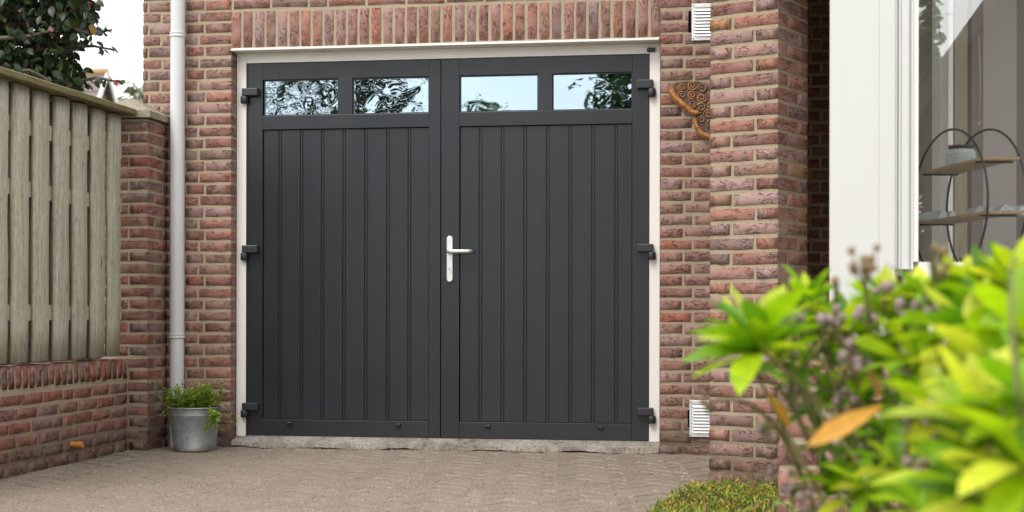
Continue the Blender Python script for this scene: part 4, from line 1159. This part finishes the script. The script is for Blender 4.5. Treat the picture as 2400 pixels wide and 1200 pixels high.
# lime green shrub close to the lens
sb = empty('shrub', (0.42, 2.0, -0.01), 'large lime green leafy shrub with mauve seed heads, blurred close to the lens', 'shrub')
r = random.Random(77)
SG = [leaf_geo(1.0, 0.35, 'lance', 0.28, d_, 6) for d_ in (0.05, 0.16, 0.28, 0.4)]
SMESH = []
for vs, fs in SG:
    mb = MB(); mb.add(vs, fs, smooth=True); SMESH.append(mb.mesh('leaf', M_leaf))
LC = [(0.27, 0.47, 0.010), (0.36, 0.54, 0.012), (0.19, 0.37, 0.010), (0.46, 0.58, 0.018), (0.10, 0.24, 0.010), (0.58, 0.63, 0.05)]
NL = [0]
MORE = MB()
def shrub_leaf(p, d, L, col, roll=0.0, mi=None):
    M = orient(p, d, roll=roll) @ Matrix.Scale(L, 4)
    if NL[0] >= 296 and mi is None:
        vs, fs = SG[r.randrange(4)]; MORE.add([M @ Vector(v) for v in vs], fs, col, True); return
    NL[0] += 1
    l_, q, s_ = M.decompose()
    o = link('leaf', SMESH[mi if mi is not None else r.randrange(4)], sb, l_, q.to_euler(), s_, col); return o
base = Vector((0.42, 2.0, -0.01))
def stem_to(tip, r0=0.0052, bow=0.10, start=None):
    s_ = start or (base + Vector((r.uniform(-.18, .25), r.uniform(-.2, .2), 0)))
    mid = s_.lerp(tip, 0.5) + Vector((r.uniform(-bow, bow), r.uniform(-bow, bow), 0.08))
    pts = [s_*(1-t)**2 + mid*2*t*(1-t) + tip*t*t for t in [i/10 for i in range(11)]]
    MB().tube(pts, [r0*(1-0.55*i/10) for i in range(11)], 6).build('stem', M_stem, sb)
    return pts
def rosette(px, py, z, nleaf, L, tilt=(0, 0, 1), spread=(0.25, 1.1), cols=LC, stem=True):
    p = at(px, py, z); ax = Vector(tilt).normalized()
    if stem: stem_to(p)
    xa = ax.cross(Vector((0.2, 1, 0.1))).normalized(); ya = ax.cross(xa)
    for i in range(nleaf):
        a = i*2.39996 + r.uniform(-.3, .3); s_ = spread[0] + (spread[1]-spread[0])*math.sqrt((i+0.5)/nleaf)
        d = ax*math.cos(s_) + (xa*math.cos(a) + ya*math.sin(a))*math.sin(s_)
        c = r.choice(cols); k = r.uniform(0.8, 1.2)
        shrub_leaf(p - ax*L*0.12*i/nleaf, d, L*r.uniform(0.75, 1.15), tuple(q*k for q in c), r.uniform(-.4, .4))
BR = [LC[1], LC[3], LC[0], LC[5], LC[2], LC[4]]
# (px, py, distance, leaves, leaf length, tilt, spread), nearest and fullest first
for (px, py, z, n_, L, tilt, sp_, cs_) in (
    (2300, 1000, 1.50, 24, 0.088, (-0.1, -0.5, 0.9), (0.2, 1.35), BR), (2410, 950, 1.45, 18, 0.086, (-0.2, -0.5, 0.9), (0.2, 1.3), BR),
    (1775, 812, 1.95, 26, 0.100, (-0.30, -0.35, 0.9), (0.15, 1.35), LC), (1892, 705, 2.15, 13, 0.058, (-0.1, -0.2, 1), (0.2, 0.95), BR),
    (1840, 760, 2.1, 12, 0.066, (-0.2, -0.3, 1), (0.2, 1.2), LC), (1985, 775, 2.1, 15, 0.076, (-0.1, -0.3, 1), (0.2, 1.15), LC),
    (2085, 740, 2.0, 15, 0.074, (0, -0.3, 1), (0.2, 1.1), LC), (2170, 725, 1.95, 15, 0.078, (0, -0.3, 1), (0.2, 1.1), LC),
    (2240, 715, 1.9, 14, 0.066, (0.1, -0.3, 1), (0.15, 1.05), BR), (2310, 705, 1.8, 17, 0.066, (-0.1, -0.3, 1), (0.15, 1.05), BR),
    (2390, 680, 1.75, 17, 0.066, (0, -0.3, 1), (0.15, 1.0), BR), (2150, 850, 1.9, 16, 0.092, (-0.1, -0.6, 0.8), (0.3, 1.4), BR),
    (2270, 800, 1.75, 18, 0.092, (0, -0.5, 0.9), (0.25, 1.3), BR), (2385, 780, 1.65, 16, 0.088, (-0.1, -0.5, 0.9), (0.25, 1.3), BR),
    (2060, 850, 2.05, 13, 0.078, (-0.2, -0.4, 0.9), (0.3, 1.3), LC), (2320, 900, 1.65, 15, 0.092, (0, -0.5, 0.9), (0.25, 1.3), BR),
    (2400, 1090, 1.42, 14, 0.10, (-0.1, -0.6, 0.8), (0.3, 1.4), BR), (2250, 1130, 1.6, 16, 0.088, (-0.1, -0.6, 0.8), (0.3, 1.4), LC),
    (2180, 960, 1.8, 13, 0.080, (-0.1, -0.5, 0.9), (0.3, 1.3), LC), (2340, 1190, 1.45, 14, 0.09, (-0.1, -0.6, 0.8), (0.3, 1.4), LC),
    (2110, 1100, 1.9, 11, 0.074, (-0.2, -0.5, 0.8), (0.4, 1.4), LC), (2160, 1200, 1.75, 12, 0.08, (-0.2, -0.5, 0.8), (0.4, 1.4), LC), (1995, 1165, 2.0, 9, 0.072, (-0.2, -0.5, 0.8), (0.5, 1.4), LC),
    (1905, 960, 2.15, 8, 0.055, (-0.3, -0.4, 0.8), (0.4, 1.4), [LC[2], LC[4], (0.10, 0.22, 0.02)]), (1860, 900, 2.2, 7, 0.050, (-0.2, -0.4, 0.8), (0.4, 1.3), [LC[2], LC[4]]),
    (1950, 860, 2.15, 12, 0.066, (0, -0.4, 0.8), (0.4, 1.3), [LC[2], LC[4], LC[0]]), (2030, 940, 2.05, 12, 0.066, (-0.2, -0.4, 0.8), (0.4, 1.4), [LC[2], LC[4], LC[0]]),
    (2080, 1010, 2.0, 9, 0.066, (-0.2, -0.4, 0.8), (0.4, 1.4), [LC[2], LC[4], LC[0]]), (2230, 1040, 1.75, 13, 0.08, (-0.1, -0.5, 0.8), (0.3, 1.4), [LC[2], LC[4], LC[0]]),
    (2130, 790, 2.0, 14, 0.08, (0, -0.4, 0.9), (0.3, 1.4), LC), (2210, 760, 1.9, 14, 0.08, (0, -0.4, 0.9), (0.3, 1.4), LC), (2330, 740, 1.85, 16, 0.08, (0, -0.4, 0.9), (0.3, 1.4), LC), (2025, 790, 2.1, 12, 0.07, (0, -0.4, 0.9), (0.3, 1.4), LC),
    (2120, 930, 2.1, 16, 0.075, (-0.1, -0.5, 0.8), (0.2, 1.4), LC), (2060, 1060, 2.2, 12, 0.07, (-0.1, -0.5, 0.8), (0.2, 1.4), [LC[2], LC[4]]), (2200, 890, 2.0, 16, 0.08, (-0.1, -0.5, 0.8), (0.2, 1.4), LC),
    (2160, 1030, 2.1, 16, 0.08, (-0.1, -0.5, 0.8), (0.2, 1.4), [LC[2], LC[4], LC[0]]), (2060, 1170, 2.1, 13, 0.07, (-0.1, -0.5, 0.8), (0.2, 1.4), LC), (2220, 1190, 2.0, 16, 0.08, (-0.1, -0.5, 0.8), (0.2, 1.4), [LC[2], LC[4], LC[0]]),
    (2320, 1110, 1.9, 18, 0.085, (-0.1, -0.5, 0.8), (0.2, 1.4), LC), (2400, 870, 1.8, 16, 0.085, (0, -0.5, 0.8), (0.2, 1.4), LC), (2400, 1180, 1.8, 16, 0.085, (-0.1, -0.5, 0.8), (0.2, 1.4), LC),
    (1930, 745, 2.15, 14, 0.064, (0, -0.3, 1), (0.2, 1.2), LC), (2050, 725, 2.05, 12, 0.056, (0, -0.3, 1), (0.2, 1.0), BR), (2130, 715, 2.0, 12, 0.056, (0, -0.3, 1), (0.2, 1.0), BR),
    (2270, 690, 1.9, 12, 0.058, (0, -0.3, 1), (0.2, 1.0), BR), (2360, 670, 1.8, 14, 0.058, (0, -0.3, 1), (0.2, 1.0), BR), (1730, 790, 2.05, 10, 0.075, (-0.4, -0.3, 0.8), (0.2, 1.3), LC), (1880, 850, 2.1, 10, 0.055, (-0.2, -0.4, 0.8), (0.3, 1.4), [LC[2], LC[4], LC[0]]), (1960, 920, 2.1, 12, 0.058, (-0.2, -0.4, 0.8), (0.3, 1.4), [LC[2], LC[4], LC[0]]),
    (1930, 1030, 2.1, 9, 0.052, (-0.3, -0.4, 0.8), (0.3, 1.4), [LC[2], LC[4], LC[0]]), (2000, 1080, 2.05, 12, 0.060, (-0.2, -0.4, 0.8), (0.3, 1.4), [LC[2], LC[4], LC[0]]), (1830, 1000, 2.15, 6, 0.045, (-0.3, -0.4, 0.8), (0.3, 1.4), [LC[2], LC[4]]),
    (1910, 800, 2.15, 12, 0.060, (-0.1, -0.3, 0.9), (0.3, 1.3), LC), (1930, 1130, 2.05, 9, 0.058, (-0.2, -0.4, 0.8), (0.3, 1.4), [LC[2], LC[4], LC[0]]), (2030, 1140, 1.95, 12, 0.066, (-0.2, -0.4, 0.8), (0.3, 1.4), LC), (1820, 830, 2.05, 12, 0.075, (0.1, -0.4, 0.8), (0.3, 1.4), LC)):
    rosette(px, py, z, n_, L, tilt, sp_, cs_)
# turned orange and yellow leaves
p = at(2065, 952, 1.75); e_ = at(1895, 1035, 1.70); o = shrub_leaf(p, e_-p, (e_-p).length*0.95, (0.78, 0.40, 0.08), -1.0, 1); o.scale.y *= 0.62; o['label'] = 'drooping orange leaf'
p = at(1800, 925, 2.0); e_ = at(1850, 985, 2.0); shrub_leaf(p, e_-p, (e_-p).length*1.2, (0.58, 0.30, 0.03), 0.9, 1)
p = at(2250, 1085, 1.6); e_ = at(2300, 1045, 1.6); shrub_leaf(p, e_-p, (e_-p).length*1.2, (0.50, 0.17, 0.03), 0.9, 1)
p = at(2030, 860, 1.95); e_ = at(2065, 920, 1.95); shrub_leaf(p, e_-p, (e_-p).length*1.2, (0.48, 0.24, 0.06), 0.9, 1)
# seed heads: balls on short stalks
def seed_head(px, py, z, n, rad, mat=None, br=0.0068):
    p = at(px, py, z); mb, sm_ = MB(), MB()
    for i in range(n):
        q = p + Vector((r.uniform(-1, 1), r.uniform(-1, 1), r.uniform(-.7, .9)))*rad
        rr = br*r.uniform(0.75, 1.15); pr_ = [(rr*math.sin(math.pi*k/5), q.z - rr*math.cos(math.pi*k/5)) for k in range(6)]
        mb.lathe(pr_, q.x, q.y, 8); sm_.tube([p - Vector((0, 0, rad*1.6)), q], 0.0011, 4)
    o = mb.build('seed_head', mat or M_bud, sb); sm_.build('stalk', M_stem, o)
for (px, py, z, n, rad) in ((1820, 715, 2.0, 3, 0.012), (1925, 745, 1.95, 5, 0.020), (1975, 760, 1.95, 5, 0.020), (1880, 762, 2.0, 3, 0.012), (2035, 735, 1.95, 3, 0.014),
                            (2120, 730, 1.9, 4, 0.016), (2075, 690, 1.95, 4, 0.016), (2170, 720, 1.9, 3, 0.014), (2225, 720, 1.85, 4, 0.015), (2185, 705, 1.9, 2, 0.01),
                            (1970, 840, 1.95, 6, 0.024), (2010, 850, 1.95, 4, 0.02), (1760, 850, 2.1, 4, 0.015), (2110, 870, 1.9, 3, 0.014), (2150, 960, 1.8, 5, 0.020),
                            (2210, 960, 1.75, 5, 0.022), (2200, 1030, 1.7, 4, 0.018), (2150, 1080, 1.75, 4, 0.018), (1905, 950, 2.1, 3, 0.016), (1980, 940, 2.0, 4, 0.016),
                            (1830, 1130, 2.1, 4, 0.018), (1900, 1180, 2.0, 4, 0.018), (1860, 1150, 2.05, 3, 0.014), (2350, 720, 1.75, 4, 0.016), (2290, 1080, 1.55, 4, 0.018),
                            (1790, 990, 2.1, 3, 0.014), (1860, 930, 2.1, 3, 0.014), (2250, 850, 1.7, 4, 0.018), (2385, 860, 1.6, 4, 0.016)):
    seed_head(px, py, z, n, rad)
for (px, py, z, n, rad) in ((2020, 612, 1.75, 9, 0.018), (2045, 628, 1.75, 4, 0.012), (1727, 880, 2.0, 5, 0.014), (1662, 935, 2.0, 4, 0.014), (1800, 1010, 2.0, 3, 0.012), (1770, 1120, 2.0, 3, 0.012), (1955, 662, 1.9, 2, 0.004), (2205, 590, 1.8, 3, 0.010), (2200, 635, 1.8, 4, 0.010)):
    seed_head(px, py, z, n, rad, M_budb, 0.0055)
b1 = at(1890, 1010, 2.1)
for (px, py, z, sx, sy, sz) in ((2020, 625, 1.75, 2040, 760, 1.85), (1727, 890, 2.0, 1905, 1060, 2.05), (1662, 945, 2.0, 1880, 1120, 2.05), (1838, 880, 2.0, 1920, 1040, 2.05), (1920, 1040, 2.05, 2120, 1150, 2.0), (1835, 870, 2.0, 1775, 815, 2.0),
                                (1850, 960, 2.05, 1985, 790, 2.1), (1905, 1060, 2.05, 2060, 1240, 2.0), (1955, 670, 1.9, 1950, 800, 2.0), (2205, 600, 1.8, 2190, 720, 1.9), (2200, 645, 1.8, 2190, 740, 1.9), (1890, 715, 2.15, 1850, 930, 2.1)):
    stem_to(at(px, py, z), 0.0042, 0.015, at(sx, sy, sz))
stem_to(at(2385, 600, 1.45), 0.003, 0.02, at(2392, 980, 1.4))
o = MORE.build('more_leaves', leaf_material('shrub leaf in mass', True, 0.45, 0.4), sb, fix=False); o['kind'] = 'stuff'
# soil of the bed under it
sb_ = MB(); bed = [(-0.22, 6.02), (-0.31, 5.4), (-0.28, 4.6), (-0.10, 3.9), (0.02, 2.9), (0.05, 0.6), (2.2, 0.6), (2.2, 4.2), (0.62, 4.3), (0.30, 4.4), (0.20, 6.2), (0.10, 6.20)]
sb_.prism(bed, -0.06, 0.014); tag(sb_.build('flower_bed', M_soil), kind='structure')

# ground cover at the pillar's foot
gcv = MB(); r = random.Random(4)
gl_ = leaf_geo(1, 0.26, 'lance', 0.3, 0.15, 2)
GCC = [((0.14, 0.24, 0.03), 4), ((0.24, 0.32, 0.035), 3), ((0.40, 0.40, 0.05), 2.4), ((0.50, 0.25, 0.04), 1.8), ((0.10, 0.14, 0.035), 2), ((0.22, 0.13, 0.06), 1.2)]
def inside(x, y):
    c = False; j = len(bed)-1
    for i in range(len(bed)):
        if (bed[i][1] > y) != (bed[j][1] > y) and x < (bed[j][0]-bed[i][0])*(y-bed[i][1])/(bed[j][1]-bed[i][1]) + bed[i][0]: c = not c
        j = i
    return c
cnt = 0
while cnt < 2600:
    x, y = r.uniform(-0.42, 0.62), r.uniform(3.65, 6.1)
    if not inside(x, y) : continue
    if (Vector((x, y)) - Vector((0.1, 6.4))).length < 0.2: continue
    edge = min(1, max(0.12, (x + 0.31)/0.3))
    hgt = 0.085*(0.6 + 0.4*math.sin(x*9 + y*7))*edge
    cnt += 1
    for k in range(r.randint(4, 6)):
        a = r.uniform(0, 2*math.pi); el = r.uniform(0.1, 1.3)
        d = Vector((math.cos(a)*math.cos(el), math.sin(a)*math.cos(el), math.sin(el)))
        p = Vector((x + r.uniform(-.02, .02), y + r.uniform(-.02, .02), 0.012 + hgt*r.random()))
        M = orient(p, d, roll=r.uniform(-.8, .8)) @ Matrix.Scale(r.uniform(0.018, 0.034), 4)
        c = r.choices([q[0] for q in GCC], [q[1] for q in GCC])[0]; kk = r.uniform(0.8, 1.2)
        gcv.add([M @ Vector(v) for v in gl_[0]], gl_[1], tuple(q*kk for q in c), True)
o = gcv.build('ground_cover', M_leafj, None, fix=False); tag(o, 'low green and orange ground cover at the foot of the brick pillar', 'ground cover', kind='stuff')

hb = empty('small_bush', (0.20, 3.28, 0.0), 'small bush with orange tinged tips before the low planter wall', 'bush')
lf, sm_ = MB(), MB()
for i in range(70):
    b = Vector((r.uniform(0.02, 0.46), r.uniform(3.14, 3.44), 0.0)); top = b + Vector((r.uniform(-.08, .08), r.uniform(-.06, .04), r.uniform(0.20, 0.34)))
    sm_.tube([b, b.lerp(top, 0.5) + Vector((r.uniform(-.02, .02), 0, 0)), top], [0.003, 0.002, 0.001], 5)
    for k in range(46):
        t = r.uniform(0.15, 1.0); p = b.lerp(top, t); a = r.uniform(0, 6.28); el = r.uniform(0.0, 1.1)
        M = orient(p, (math.cos(a)*math.cos(el), math.sin(a)*math.cos(el), math.sin(el)), roll=r.uniform(-.8, .8)) @ Matrix.Scale(r.uniform(0.018, 0.034), 4)
        c = r.choices([q[0] for q in GCC], [q[1] for q in GCC])[0]; kk = r.uniform(0.8, 1.2); lf.add([M @ Vector(v) for v in gl_[0]], gl_[1], tuple(q*kk for q in c), True)
o = lf.build('leaves', M_leafj, hb, fix=False); o['kind'] = 'stuff'; sm_.build('stems', M_stem, hb)

# purple beech over the fence
bt = empty('beech_tree', (-5.3, 8.6, 0), 'dark purple green beech tree leaning over the wooden fence', 'tree')
r = random.Random(31)
br_ = MB(); trunk = [(-5.3, 8.6, -0.02), (-5.28, 8.62, 0.9), (-5.2, 8.65, 1.8), (-5.25, 8.6, 2.8), (-5.3, 8.6, 4.0)]
br_.tube(trunk, [0.11, 0.095, 0.08, 0.06, 0.03], 10); br_.build('trunk', M_bark, bt)
BZ = 9.0
limbs = []
for (sx, sy, sz_, pts) in ((-200, 330, 9.2, [(-60, 225, 9.1), (60, 200, 9.0), (160, 196, 9.0), (225, 182, 8.9), (288, 194, 8.9)]),
                      (-200, 250, 9.2, [(-40, 150, 9.1), (60, 120, 9.0), (150, 110, 9.0), (220, 108, 8.9), (272, 118, 8.85)]),
                      (-200, 180, 9.2, [(-40, 80, 9.1), (60, 50, 9.0), (150, 60, 9.0), (210, 80, 8.9), (262, 70, 8.85)]),
                      (-180, 100, 9.2, [(-40, 0, 9.1), (60, -20, 9.0), (150, 0, 9.0), (200, 5, 8.9), (238, 14, 8.85)]),
                      (-200, 280, 9.3, [(-20, 210, 9.4), (80, 190, 9.4), (150, 190, 9.4), (205, 205, 9.4)]),
                      (-180, 40, 9.3, [(-20, -60, 9.3), (90, -90, 9.3), (190, -80, 9.3), (230, -40, 9.3)]),
                      (-220, 200, 9.0, [(-80, 130, 8.8), (0, 90, 8.7), (70, 85, 8.65), (130, 70, 8.6)]),
                      (-220, 260, 9.0, [(-80, 190, 8.8), (0, 170, 8.7), (70, 165, 8.65), (120, 190, 8.6)])):
    P = [at(sx, sy, sz_)] + [at(*q) for q in pts]; limbs.append(P)
    MB().tube(P, [0.022*(1-0.85*i/len(P)) for i in range(len(P))], 6).build('limb', M_bark, bt)
BL = [leaf_geo(1.0, 0.66, 'ovate', 0.16, d_, 5) for d_ in (0.1, 0.25)]
BLM = []
for vs, fs in BL:
    mb = MB(); mb.add(vs, fs, smooth=True); BLM.append(mb.mesh('leaf', M_beech))
BC = [((0.016, 0.034, 0.013), 7), ((0.022, 0.022, 0.016), 2), ((0.028, 0.056, 0.017), 5), ((0.045, 0.030, 0.024), 0.9), ((0.050, 0.085, 0.018), 1.6), ((0.30, 0.035, 0.045), 0.12), ((0.28, 0.17, 0.02), 0.10)]
def bcol(red=0.0):
    if r.random() < red: return r.choice([(0.34, 0.03, 0.05), (0.20, 0.06, 0.04), (0.16, 0.05, 0.045)])
    c = r.choices([q[0] for q in BC], [q[1] for q in BC])[0]; k = r.uniform(0.75, 1.25); return tuple(q*k for q in c)
nb = 0
cands = []
for P in limbs[:5] + limbs[6:]:
    for i in range(1, len(P)-1):
        for k in range(9):
            t = (k + r.random())/9; p = P[i].lerp(P[i+1], t); tip = (i + t)/(len(P)-1)
            sp = 0.16*(1-tip) + 0.02
            cands.append((p + Vector((r.uniform(-1, 1)*sp, r.uniform(-1.3, 0.3)*sp, r.uniform(-.9, .9)*sp)), (P[i+1]-P[i]).normalized(), tip))
r.shuffle(cands)
for (p, d, tip) in cands[:285]:
    dd = (d*0.7 + Vector((r.uniform(-.6, .6), r.uniform(-.8, .3), r.uniform(-.6, .15)))).normalized()
    dd.z -= r.uniform(0, 0.7); M = orient(p, dd.normalized(), roll=r.uniform(-1.1, 1.1)) @ Matrix.Scale(r.uniform(0.06, 0.09)*(1 - 0.25*tip), 4); l_, q, s_ = M.decompose()
    link('leaf', BLM[r.randrange(2)], bt, l_, q.to_euler(), s_, bcol(0.45 if tip > 0.93 else 0.02))
crown = MB()
for n_ in range(12500):
    # a lumpy dome left of frame, thinning towards its right-hand edge
    a, b_ = r.gauss(0, 1), r.gauss(0, 1)
    px = r.uniform(-130, 225) if n_ % 4 else r.uniform(-420, 60)
    lim = 175 + 35*math.sin(px*0.03) + 20*math.sin(px*0.011)
    py = r.uniform(-420, 228)
    edge = 212 + 25*math.sin(py*0.045) + 18*math.sin(py*0.017 + 2) - max(0, py-120)*0.25
    if px > edge - r.random()**2*70: continue
    z = r.uniform(8.75, 10.3)
    p = at(px, py, z); el = r.uniform(-1.3, 0.2); an_ = r.uniform(0, 2*math.pi)
    d = Vector((math.cos(an_)*math.cos(el), math.sin(an_)*math.cos(el), math.sin(el)))
    M = orient(p, d, roll=r.uniform(-1.2, 1.2)) @ Matrix.Scale(r.uniform(0.055, 0.088), 4); gq = BL[r.randrange(2)]
    crown.add([M @ Vector(v) for v in gq[0]], gq[1], bcol(), True)
o = crown.build('crown', M_beechj, bt, fix=False); o['kind'] = 'stuff'

# generic tree for the garden, the street behind the lens and the far view
def tree(name, x, y, h, rad, base_z, nleaf, size, cols, label, seed, cone=False, group=None, squash=1.0):
    r = random.Random(seed); e = empty(name, (x, y, -0.02), label, 'tree', group)
    t = MB(); top = Vector((x + r.uniform(-.1, .1), y, h*0.93)); t.tube([(x, y, -0.03), (x + .03, y, h*0.3), (x - .03, y, h*0.6), top], [h*0.022, h*0.018, h*0.012, h*0.003], 8); t.build('trunk', M_bark, e)
    lm = MB(); crown = MB(); clumps = []
    nl = 26 if not cone else 34
    for i in range(nl):
        f = (i + 0.5)/nl; zz = base_z + (h - base_z)*f*0.97; a = i*2.4 + r.uniform(-.4, .4)
        rr = rad*((1 - f)**0.8 if cone else math.sin(math.pi*(0.12 + 0.85*f))**0.7)*r.uniform(0.7, 1.05)
        tip = Vector((x + rr*math.cos(a), y + rr*math.sin(a), zz + (0 if cone else rr*0.2))); st = Vector((x, y, max(0.5, zz - rr*0.4)))
        lm.tube([st, st.lerp(tip, 0.5) + Vector((0, 0, rr*0.05)), tip], [h*0.007, h*0.004, h*0.0015], 5)
        for k in range(4): clumps.append((st.lerp(tip, r.uniform(0.45, 1.05)), rad*r.uniform(0.16, 0.34)))
    lm.build('limb', M_bark, e)
    lg_ = leaf_geo(1, 0.55, 'ovate', 0.2, 0.2, 2)
    for i in range(nleaf):
        c, s_ = clumps[r.randrange(len(clumps))]; p = c + Vector((r.gauss(0, .55), r.gauss(0, .55), r.gauss(0, .42)))*s_
        a, el = r.uniform(0, 6.28), r.uniform(-.9, .6)
        M = orient(p, (math.cos(a)*math.cos(el), math.sin(a)*math.cos(el), math.sin(el)), roll=r.uniform(-1, 1)) @ Matrix.Scale(size*r.uniform(.7, 1.3), 4)
        q = r.choice(cols); k = r.uniform(.75, 1.25); crown.add([M @ Vector(v) for v in lg_[0]], lg_[1], tuple(u*k for u in q), True)
    o = crown.build('crown', M_leafj, e, fix=False); o['kind'] = 'stuff'
    return e
DG = [(0.035, 0.07, 0.018), (0.05, 0.09, 0.02), (0.025, 0.05, 0.015)]
MG = [(0.07, 0.12, 0.03), (0.09, 0.14, 0.03), (0.05, 0.09, 0.025)]
tree('garden_tree', -0.95, -8.6, 8.5, 1.45, 1.3, 17000, 0.17, DG, 'dense dark tree mirrored in the rightmost garage pane', 61)
tree('garden_tree', -7.2, -9.5, 8.0, 1.5, 1.5, 4200, 0.16, DG, 'loose dark tree mirrored in the leftmost garage pane', 62)
tree('garden_tree', -5.9, -8.0, 6.6, 0.75, 1.2, 5000, 0.15, DG, 'slim dark tree mirrored in the second garage pane from the left', 63)
tree('garden_tree', -9.3, -40, 8.6, 1.9, 2.0, 3500, 0.24, MG, 'far pale tree mirrored low in the third garage pane', 64)
gt = at(318, 240, 60); tree('far_tree', gt.x, gt.y, gt.z + 0.9, 1.6, 4.0, 900, 0.4, [(0.24, 0.28, 0.20), (0.30, 0.33, 0.25)], 'far tree paled with painted haze, just visible over the pillar cap', 65)  # leaf colours lightened to paint the haze of distance
cf = Vector((5.15*ca + 14.0*sa, 5.15*sa - 14.0*ca)); tree('conifer', cf.x + 1.0, cf.y, 5.2, 0.8, 1.0, 2200, 0.2, DG, 'conifer mirrored at the left edge of the bay glass', 66, cone=True)
cf = Vector((6.6*ca + 17.0*sa, 6.6*sa - 17.0*ca)); tree('conifer', cf.x + 0.6, cf.y, 6.4, 0.6, 1.0, 1300, 0.18, DG, 'slim conifer mirrored beside the roof edge in the bay glass', 67, cone=True)

def house(name, apex_xy, nrm, half, pitch, z_apex, depth, label, wallm, windows=(), vergem=M_bay):
    """gabled house: nrm is the way the gable faces"""
    nv = Vector((nrm[0], nrm[1])).normalized(); ang = math.atan2(nv.x, -nv.y)
    M = Matrix.Translation((apex_xy[0], apex_xy[1], 0)) @ Matrix.Rotation(ang, 4, 'Z')
    e = empty(name, (apex_xy[0], apex_xy[1], -0.03), label, 'house')
    ze = z_apex - half*math.tan(pitch)
    Mg = M @ Matrix(((1, 0, 0, 0), (0, 0, 1, 0), (0, 1, 0, 0), (0, 0, 0, 1)))
    MB().prism([(-half, -0.03), (half, -0.03), (half, ze), (0, z_apex), (-half, ze)], 0.0, 0.25, Mg).build('gable_wall', wallm, e)
    b = MB(); b.box(-half, -half+0.25, 0.2505, depth, -0.03, ze, M=M); b.box(half-0.25, half, 0.2505, depth, -0.03, ze, M=M); b.box(-half+0.2505, half-0.2505, depth-0.25, depth, -0.03, ze, M=M); b.build('side_wall', wallm, e)
    L = half/math.cos(pitch) + 0.35
    for s in (-1, 1):
        rb = MB(); n = int(L/0.30); tx, tz = s*math.cos(pitch), -math.sin(pitch); nx_, nz_ = s*math.sin(pitch), math.cos(pitch)
        for i in range(n):
            a, b_ = i*L/n, (i+1)*L/n + 0.03; lo, hi = 0.05, 0.075
            q = [(tx*a + nx_*lo, z_apex + tz*a + nz_*lo), (tx*b_ + nx_*hi, z_apex + tz*b_ + nz_*hi), (tx*b_ + nx_*0.02, z_apex + tz*b_ + nz_*0.02), (tx*a, z_apex + tz*a)]
            rb.prism(q, -0.20, depth+0.2, Mg)
        rb.build('roof', M_rtile, e)
        vb = MB(); q = [(tx*-0.0 + nx_*0.09, z_apex + nz_*0.09), (tx*L + nx_*0.09, z_apex + tz*L + nz_*0.09), (tx*L - nx_*0.12, z_apex + tz*L - nz_*0.12), (-nx_*0.0, z_apex - nz_*0.12)]
        vb.prism(q, -0.26, -0.205, Mg); vb.build('verge_board', vergem, e)
    rd = MB(); rd.tube([M @ Vector((0, -0.22, z_apex + 0.07)), M @ Vector((0, depth+0.2, z_apex + 0.07))], 0.11, 8); rd.build('ridge_tiles', M_terraf, e)
    for (wx, wz, ww, wh) in windows:
        f = MB()
        for (a, b_, c, d) in ((wx-ww/2, wx-ww/2+0.08, wz, wz+wh), (wx+ww/2-0.08, wx+ww/2, wz, wz+wh), (wx-ww/2+.081, wx+ww/2-.081, wz, wz+.08), (wx-ww/2+.081, wx+ww/2-.081, wz+wh-.08, wz+wh)): f.box(a, b_, -0.04, -0.002, c, d, M=M)
        fo = f.build('window', M_bay, e); MB().box(wx-ww/2+.081, wx+ww/2-.081, -0.02, -0.0021, wz+.081, wz+wh-.081, M=M).build('pane', M_glassR, fo)
    return e
ap = at(234, 163, 40.0); nn = Vector((0.978*ca + 0.2*sa, 0.978*sa - 0.2*ca))
house('neighbour_house', (ap.x, ap.y), nn, 3.4, RD(56), ap.z - 0.15, 9.0, 'far house with a steep brown gable and grey tiles behind the beech', M_fwall, [(0, 3.2, 1.2, 1.2)])
cw = lambda u, z: Vector((u*ca - z*sa, u*sa + z*ca))
E0 = cw(5.79, -12.0); Lv = Vector((ca, sa))
hc = E0 + Lv*3.0
gnv = cw(-0.42, 0.91); Lv = cw(0.91, 0.42); hc = E0 + Lv*3.0
M_fdark = simple('dark gable wall', (0.055, 0.05, 0.045), 0.9, var=0.2, vs=5)  # gable colour darkened so its mirror image stays dim in the bay glass
house('side_house', (hc.x, hc.y), (gnv.x, gnv.y), 3.1, RD(54), 3.92 + 3.0*math.tan(RD(54)) - 0.1, 8.0, 'steep roofed house mirrored in the bay glass only', M_fdark, [(0.3, 4.6, 1.3, 1.3), (-1.2, 1.2, 1.2, 1.4)], M_fdark)

# hedge glimpsed through the gaps of the fence
hg = empty('hedge', (-5.6, 6.2, -0.02), 'green garden hedge glimpsed through the gaps between the fence posts', 'hedge')
r = random.Random(9); lf = MB(); lg_ = leaf_geo(1, 0.55, 'ovate', 0.2, 0.2, 2)
for i in range(3200):
    p = Vector((-5.6 + r.uniform(-.35, .35), r.uniform(3.5, 8.2), r.uniform(0.0, 1.35))); a, el = r.uniform(0, 6.28), r.uniform(-.9, .6)
    M = orient(p, (math.cos(a)*math.cos(el), math.sin(a)*math.cos(el), math.sin(el)), roll=r.uniform(-1, 1)) @ Matrix.Scale(0.09*r.uniform(.7, 1.3), 4)
    q = r.choice(MG); k = r.uniform(.75, 1.25); lf.add([M @ Vector(v) for v in lg_[0]], lg_[1], tuple(u*k for u in q), True)
o = lf.build('leaves', M_leafj, hg, fix=False); o['kind'] = 'stuff'
st_ = MB()
for i in range(10): st_.tube([(-5.6, 3.7 + 0.48*i, -0.02), (-5.58, 3.72 + 0.48*i, 0.6), (-5.62, 3.7 + 0.48*i, 1.2)], [0.02, 0.015, 0.006], 6)
st_.build('stems', M_bark, hg)
bpy.context.view_layer.update()
